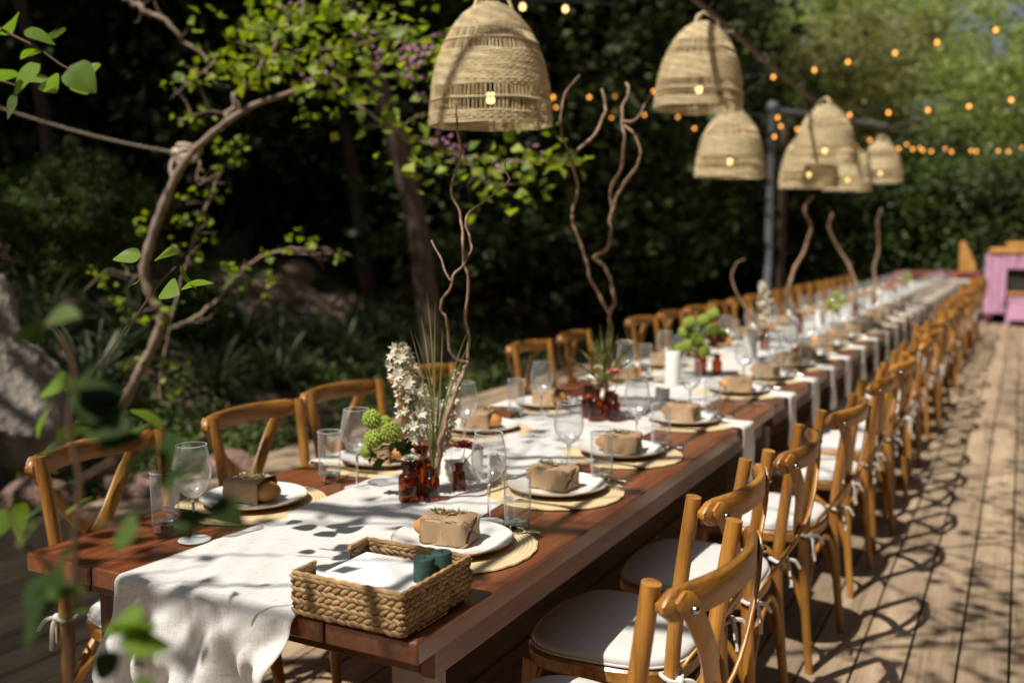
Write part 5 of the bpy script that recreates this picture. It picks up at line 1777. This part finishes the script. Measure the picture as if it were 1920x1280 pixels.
main = rp([(215, 800), (250, 720), (290, 640), (303, 592), (285, 560), (270, 510), (281, 458), (300, 400), (330, 330), (356, 292), (385, 262), (430, 225), (480, 195), (540, 175), (610, 150), (690, 140), (770, 150)], DR, 5.0)
mb = MB()
P = catmull([np.array((0, 0, -.1))] + main, 5)
mb.tube(P, list(np.interp(np.linspace(0, 14, len(P)), range(15), [.034, .03, .028, .027, .026, .026, .025, .023, .021, .019, .016, .014, .011, .008, .005]) * (1 + .13 * np.sin(np.arange(len(P)) * 1.7) + .09 * np.sin(np.arange(len(P)) * 3.1))), 9)
BR = [([(430, 222), (440, 190), (470, 150), (500, 110), (530, 70), (565, 30), (572, -20)], .022, .01, 5.2), ([(375, 300), (370, 345), (413, 322)], .008, .004, 5.3), ([(413, 322), (373, 420), (356, 470), (330, 560), (316, 628), (302, 689), (299, 760)], .01, .007, 5.35),
      ([(318, 612), (345, 606), (400, 570), (440, 520), (490, 482), (545, 468), (600, 465), (660, 480)], .014, .004, 5.4), ([(235, -5), (270, 20), (310, 35), (345, 75), (385, 110), (420, 118)], .022, .008, 5.6),
      ([(500, 110), (560, 95), (640, 90), (720, 70)], .01, .004, 5.1), ([(610, 150), (660, 190), (720, 230), (790, 265), (860, 290), (930, 300), (1010, 300), (1085, 298)], .012, .004, 5.0), ([(860, 290), (920, 340), (980, 372)], .006, .003, 5.0), ([(690, 140), (760, 90), (830, 60)], .008, .003, 5.0),
      ([(400, 120), (360, 150), (320, 185)], .005, .003, 5.2), ([(430, 215), (390, 208), (350, 222)], .005, .003, 5.2), ([(280, 520), (240, 515), (205, 505), (190, 515)], .004, .002, 5.4), ([(540, 70), (480, 55), (420, 60)], .007, .003, 5.2)]
g2 = np.random.default_rng(14)
for (l, ra, rb2, d) in BR:
    Q = catmull(rp(l, d), 5)
    Q = [p + g2.normal(size=3) * ra * .35 for p in Q]
    mb.tube(Q, list(np.linspace(ra, rb2, len(Q)) * .85 * (1 + .15 * np.sin(np.arange(len(Q)) * 2.3))), 7)
    for e_ in range(len(Q) // 3):
        c = Q[g2.integers(2, len(Q))]; w_ = c + g2.normal(size=3) * np.array((.1, .1, .08))
        mb.tube(catmull([c, (c + w_) / 2 + g2.normal(size=3) * .015, w_], 3), [.004, .0018], 5)
mb.build('trunk', 'bark_redbud', rd, True, 180)
CL = [(480, 60, 55, 35, 130), (600, 50, 80, 40, 190), (720, 60, 70, 40, 170), (790, 110, 40, 40, 70), (430, 120, 32, 22, 50), (350, 150, 22, 12, 16), (520, 130, 50, 30, 70), (570, 200, 25, 20, 22), (620, 120, 70, 35, 100), (700, 190, 60, 35, 80), (770, 260, 38, 28, 50), (830, 300, 50, 28, 50), (900, 310, 55, 25, 55),
      (980, 305, 45, 25, 60), (1060, 300, 32, 9, 30), (960, 372, 50, 18, 40), (1000, 240, 40, 30, 30), (360, 225, 16, 7, 12), (440, 270, 28, 8, 14), (430, 295, 16, 8, 9), (415, 315, 18, 6, 8), (350, 365, 12, 6, 7), (392, 360, 16, 7, 8), (272, 405, 9, 7, 5), (330, 412, 14, 7, 8), (385, 410, 14, 6, 8), (262, 430, 7, 5, 4),
      (335, 465, 14, 8, 8), (362, 490, 10, 8, 5), (385, 450, 14, 7, 6), (180, 506, 7, 5, 5), (198, 528, 10, 12, 8), (217, 560, 10, 5, 6), (238, 588, 8, 6, 5), (266, 610, 5, 7, 4), (300, 590, 14, 10, 8), (330, 560, 12, 8, 6), (247, 680, 9, 7, 6), (320, 692, 18, 8, 10), (345, 720, 20, 12, 10), (430, 512, 12, 12, 10), (468, 530, 14, 5, 7),
      (455, 500, 18, 7, 8), (508, 530, 10, 14, 8), (540, 452, 8, 12, 7), (585, 452, 16, 6, 7), (632, 475, 14, 6, 8), (500, 475, 10, 5, 5)]
g = np.random.default_rng(4)
LPs = []; SZ = []
for (cx, cy, sx, sy, n) in CL:
    if n > 20: n = int(n * .55)
    for i in range(n):
        d = (5.0 if cx > 450 and cy < 400 else 5.3) + g.normal() * (.28 if n > 20 else .06)
        LPs.append(np.array(at(cx + g.normal() * sx, cy + g.normal() * sy, d)) - B0); SZ.append(g.uniform(.04, .085) if n > 15 else g.uniform(.03, .058))
obj('crown', leaves('crown', np.array(LPs), np.array(SZ), 'leaf_redbud', aspect=.95, up=.5, droop=.25), rd)
fm = MB()
for (cx, cy, n) in ((550, 20, 14), (595, 128, 8), (568, 150, 6), (780, 110, 16), (800, 90, 10), (770, 140, 10), (740, 55, 8), (830, 268, 12), (850, 280, 10), (700, 100, 8), (790, 180, 8), (940, 318, 7), (1000, 272, 6), (905, 20, 5), (690, 60, 6), (760, 95, 8)):
    for i in range(n):
        c = np.array(at(cx + g.normal() * 12, cy + g.normal() * 9, 5.0 + g.normal() * .1)) - B0
        fm.ball(tuple(c), g.uniform(.009, .017), (1, 1, .8), 6, 4)
fm.build('blossom', 'petal_lilac', rd)

# rope tied round the redbud
kn = np.array(at(352, 290, 5.35)); far = np.array(at(-60, 182, 4.4))
rp_ = thing('tied_rope', 'pale rope tied round the redbud and stretched out to the left', 'rope', tuple(kn))
n = 60; dv = far - kn
pts = [dv * (i / n) + np.array((0, 0, -.03 * math.sin(math.pi * i / n))) for i in range(n + 1)]
MB().tube([p + np.array((0, 0, .0012 * math.sin(i * 2.6))) for i, p in enumerate(pts)], .0062, 7).build('line', 'rope_fibre', rp_)
kb = MB()
for k in range(4):
    kb.tube([np.array((.05 * math.cos(a), .05 * math.sin(a), -.03 + .022 * k + .015 * math.sin(a + k))) for a in np.linspace(0, 6.28, 16)[:-1]], .0125, 7, closed=True)
kb.ball((-.055, -.03, .01), .03, (1, 1, 1), 10, 6)
kb.tube(catmull([(-.055, -.03, 0), (-.08, -.05, -.06), (-.07, -.05, -.13)], 4), .01, 6)
kb.build('knot', 'rope_fibre', rp_)

# ------------------------------------------------------------------ the leafy shrub right in front of the lens
pb = at(135, 1280, .87)
fs_ = thing('front_shrub', 'out of focus leafy shrub in front of the near table end', 'shrub', (pb.x - .02, pb.y, .34))
B1 = np.array(fs_.location)


def fp(l, d): return [np.array(at(px, py, d)) - B1 for px, py in l]


sb_ = MB()
for (l, d, ra, rb2, root) in (([(130, 1240), (140, 1100), (142, 1000), (150, 900), (130, 800), (140, 700), (120, 640), (95, 600)], .87, .0036, .002, True), ([(260, 1280), (250, 1230), (270, 1150)], .84, .0025, .0012, True), ([(150, 900), (240, 850), (300, 850), (370, 870), (395, 950)], .87, .002, .0012, False),
                        ([(140, 1100), (90, 1060), (40, 1010), (10, 940)], .88, .002, .0012, False), ([(145, 960), (220, 990), (270, 1000)], .87, .002, .001, False), ([(140, 720), (180, 690), (250, 600), (300, 530), (330, 500)], 1.5, .002, .0012, False),
                        ([(-60, 20), (10, 60), (70, 90), (120, 125), (165, 140)], 1.55, .003, .0012, False), ([(-60, 120), (0, 150), (45, 165)], 1.55, .0025, .0012, False)):
    w = fp(l, d)
    if root: w = [np.array((0, 0, -.02))] + w
    Q = catmull(w, 5); MB().tube(Q, list(np.linspace(ra, rb2, len(Q))), 6).build('stem', 'stem_brown', fs_, True, 180)
# heart shaped leaf, base at origin, lying along +X
hv = []; hf = []
ns = 9
for i in range(ns):
    u = i / (ns - 1)
    w = .52 * (math.sin(math.pi * u ** .62)) ** .8 * (1 - .1 * u) if 0 < u < 1 else .0
    for v in (-1, -.5, 0, .5, 1):
        hv.append((u - .05 * abs(v) * (1 - u) * 2, w * v, .13 * w * abs(v) - .16 * u * u + .012 * math.sin(9 * u + 3 * v)))
for i in range(ns - 1):
    for j in range(4):
        a = i * 5 + j
        hf.append((a, a + 5, a + 6, a + 1))
hl = {m_: MB().add(hv, hf).mesh('leaf', m_, True, 180) for m_ in ('leaf_front', 'leaf_front_shaded', 'leaf_mid')}
q = random.Random(21)


def front_leaf(p, size, mat, face=None):
    o = obj('leaf', hl[mat], fs_, tuple(np.array(p)))
    d = Vector((q.uniform(-1, 1), q.uniform(-1, 1), q.uniform(-.8, .3))) if face is None else Vector(face)
    nrm = Vector((-.25 + q.uniform(-.5, .5), -.55 + q.uniform(-.5, .5), .8))
    d.normalize(); z = (nrm - d * nrm.dot(d)).normalized(); y = z.cross(d)
    o.rotation_euler = Matrix(((d.x, y.x, z.x), (d.y, y.y, z.y), (d.z, y.z, z.z))).to_euler()
    o.scale = (size, size, size)


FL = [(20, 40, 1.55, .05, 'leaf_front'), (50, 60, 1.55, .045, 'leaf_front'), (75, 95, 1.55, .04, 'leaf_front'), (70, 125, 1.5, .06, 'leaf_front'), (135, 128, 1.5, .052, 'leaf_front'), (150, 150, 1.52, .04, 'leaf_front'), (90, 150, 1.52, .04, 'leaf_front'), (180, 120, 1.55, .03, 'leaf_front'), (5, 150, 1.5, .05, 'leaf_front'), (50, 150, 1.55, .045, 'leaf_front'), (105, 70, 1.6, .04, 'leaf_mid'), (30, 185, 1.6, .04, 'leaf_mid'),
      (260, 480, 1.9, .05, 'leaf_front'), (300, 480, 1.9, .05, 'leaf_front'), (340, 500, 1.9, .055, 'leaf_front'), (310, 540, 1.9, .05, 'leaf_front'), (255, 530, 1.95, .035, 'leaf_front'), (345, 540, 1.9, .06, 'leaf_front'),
      (95, 595, 1.1, .036, 'leaf_mid'), (50, 612, 1.1, .034, 'leaf_front_shaded'), (90, 725, 1.2, .045, 'leaf_front'), (95, 765, 1.2, .045, 'leaf_front'), (150, 735, 1.05, .052, 'leaf_front_shaded'), (175, 790, 1.05, .055, 'leaf_front_shaded'), (190, 830, 1.05, .05, 'leaf_front_shaded'), (255, 770, 1.3, .05, 'leaf_front'), (265, 800, 1.3, .055, 'leaf_mid'), (110, 820, 1.25, .04, 'leaf_front'), (80, 850, 1.25, .04, 'leaf_mid'),
      (300, 850, 1.0, .056, 'leaf_front_shaded'), (345, 865, 1.0, .056, 'leaf_front_shaded'), (375, 880, 1.05, .04, 'leaf_front_shaded'), (385, 960, 1.02, .05, 'leaf_front_shaded'), (365, 985, 1.05, .03, 'leaf_front_shaded'), (250, 880, 1.08, .035, 'leaf_front_shaded'), (255, 990, 1.05, .038, 'leaf_mid'), (290, 930, 1.1, .03, 'leaf_mid'), (130, 960, 1.2, .035, 'leaf_front'),
      (30, 950, 1.2, .045, 'leaf_front'), (15, 985, 1.2, .035, 'leaf_front'), (60, 965, 1.15, .03, 'leaf_mid'), (110, 1070, 1.0, .06, 'leaf_front_shaded'), (90, 1130, 1.0, .055, 'leaf_front_shaded'), (60, 1110, 1.05, .05, 'leaf_mid'), (120, 1100, 1.05, .05, 'leaf_front_shaded'), (260, 1160, 1.02, .04, 'leaf_front'), (235, 1210, 1.0, .046, 'leaf_front'), (275, 1200, 1.05, .04, 'leaf_mid'), (110, 1160, 1.1, .04, 'leaf_mid'), (330, 825, 1.0, .05, 'leaf_front_shaded'), (305, 905, 1.05, .045, 'leaf_front_shaded'), (400, 945, 1.0, .045, 'leaf_front_shaded'), (275, 860, 1.0, .05, 'leaf_front_shaded'), (160, 700, 1.05, .05, 'leaf_front_shaded'), (210, 770, 1.05, .055, 'leaf_front_shaded'), (80, 1080, 1.0, .055, 'leaf_front_shaded'), (240, 1170, 1.0, .045, 'leaf_front'), (60, 990, 1.1, .03, 'leaf_front'), (265, 1275, 1.0, .04, 'leaf_mid'), (215, 1255, 1.05, .035, 'leaf_front_shaded')]
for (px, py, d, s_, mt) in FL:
    if d < 1.15: d, s_ = d * .8, s_ * (.74 if mt == 'leaf_front_shaded' else .88)
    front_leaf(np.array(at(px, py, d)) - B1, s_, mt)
SP = []; up = random.Random(33)
for k in range(15):
    e = np.array((up.uniform(-.55, .14), up.uniform(-.86, -.58), up.uniform(1.4, 1.95))) - B1
    Q = catmull([np.array((-.05, -.05, 0)), e * .5 + np.array((-.35, -.35, .25)), e], 8)
    MB().tube(Q, list(np.linspace(.004, .0015, len(Q))), 5).build('stem', 'stem_brown', fs_, True, 180)
    for i in range(11):
        SP.append(Q[up.randint(13, len(Q) - 1)] + np.array((up.gauss(0, .06), up.gauss(0, .06), up.gauss(0, .05))))
tag(obj('foliage', leaves('foliage', np.array(SP), .05, 'leaf_front', aspect=.85), fs_), kind='stuff')
pot = thing('plant_pot', 'terracotta pot under the front shrub, below the picture', 'pot', (pb.x - .02, pb.y, 0))
MB().lathe([(.0005, .002), (.12, .002), (.13, .01), (.165, .3), (.18, .305), (.18, .345), (.165, .347), (.16, .33)], 32).build('body', 'terracotta', pot, True, 40)
MB().lathe([(.0005, .33), (.16, .325)], 24).build('soil', 'soil', pot)
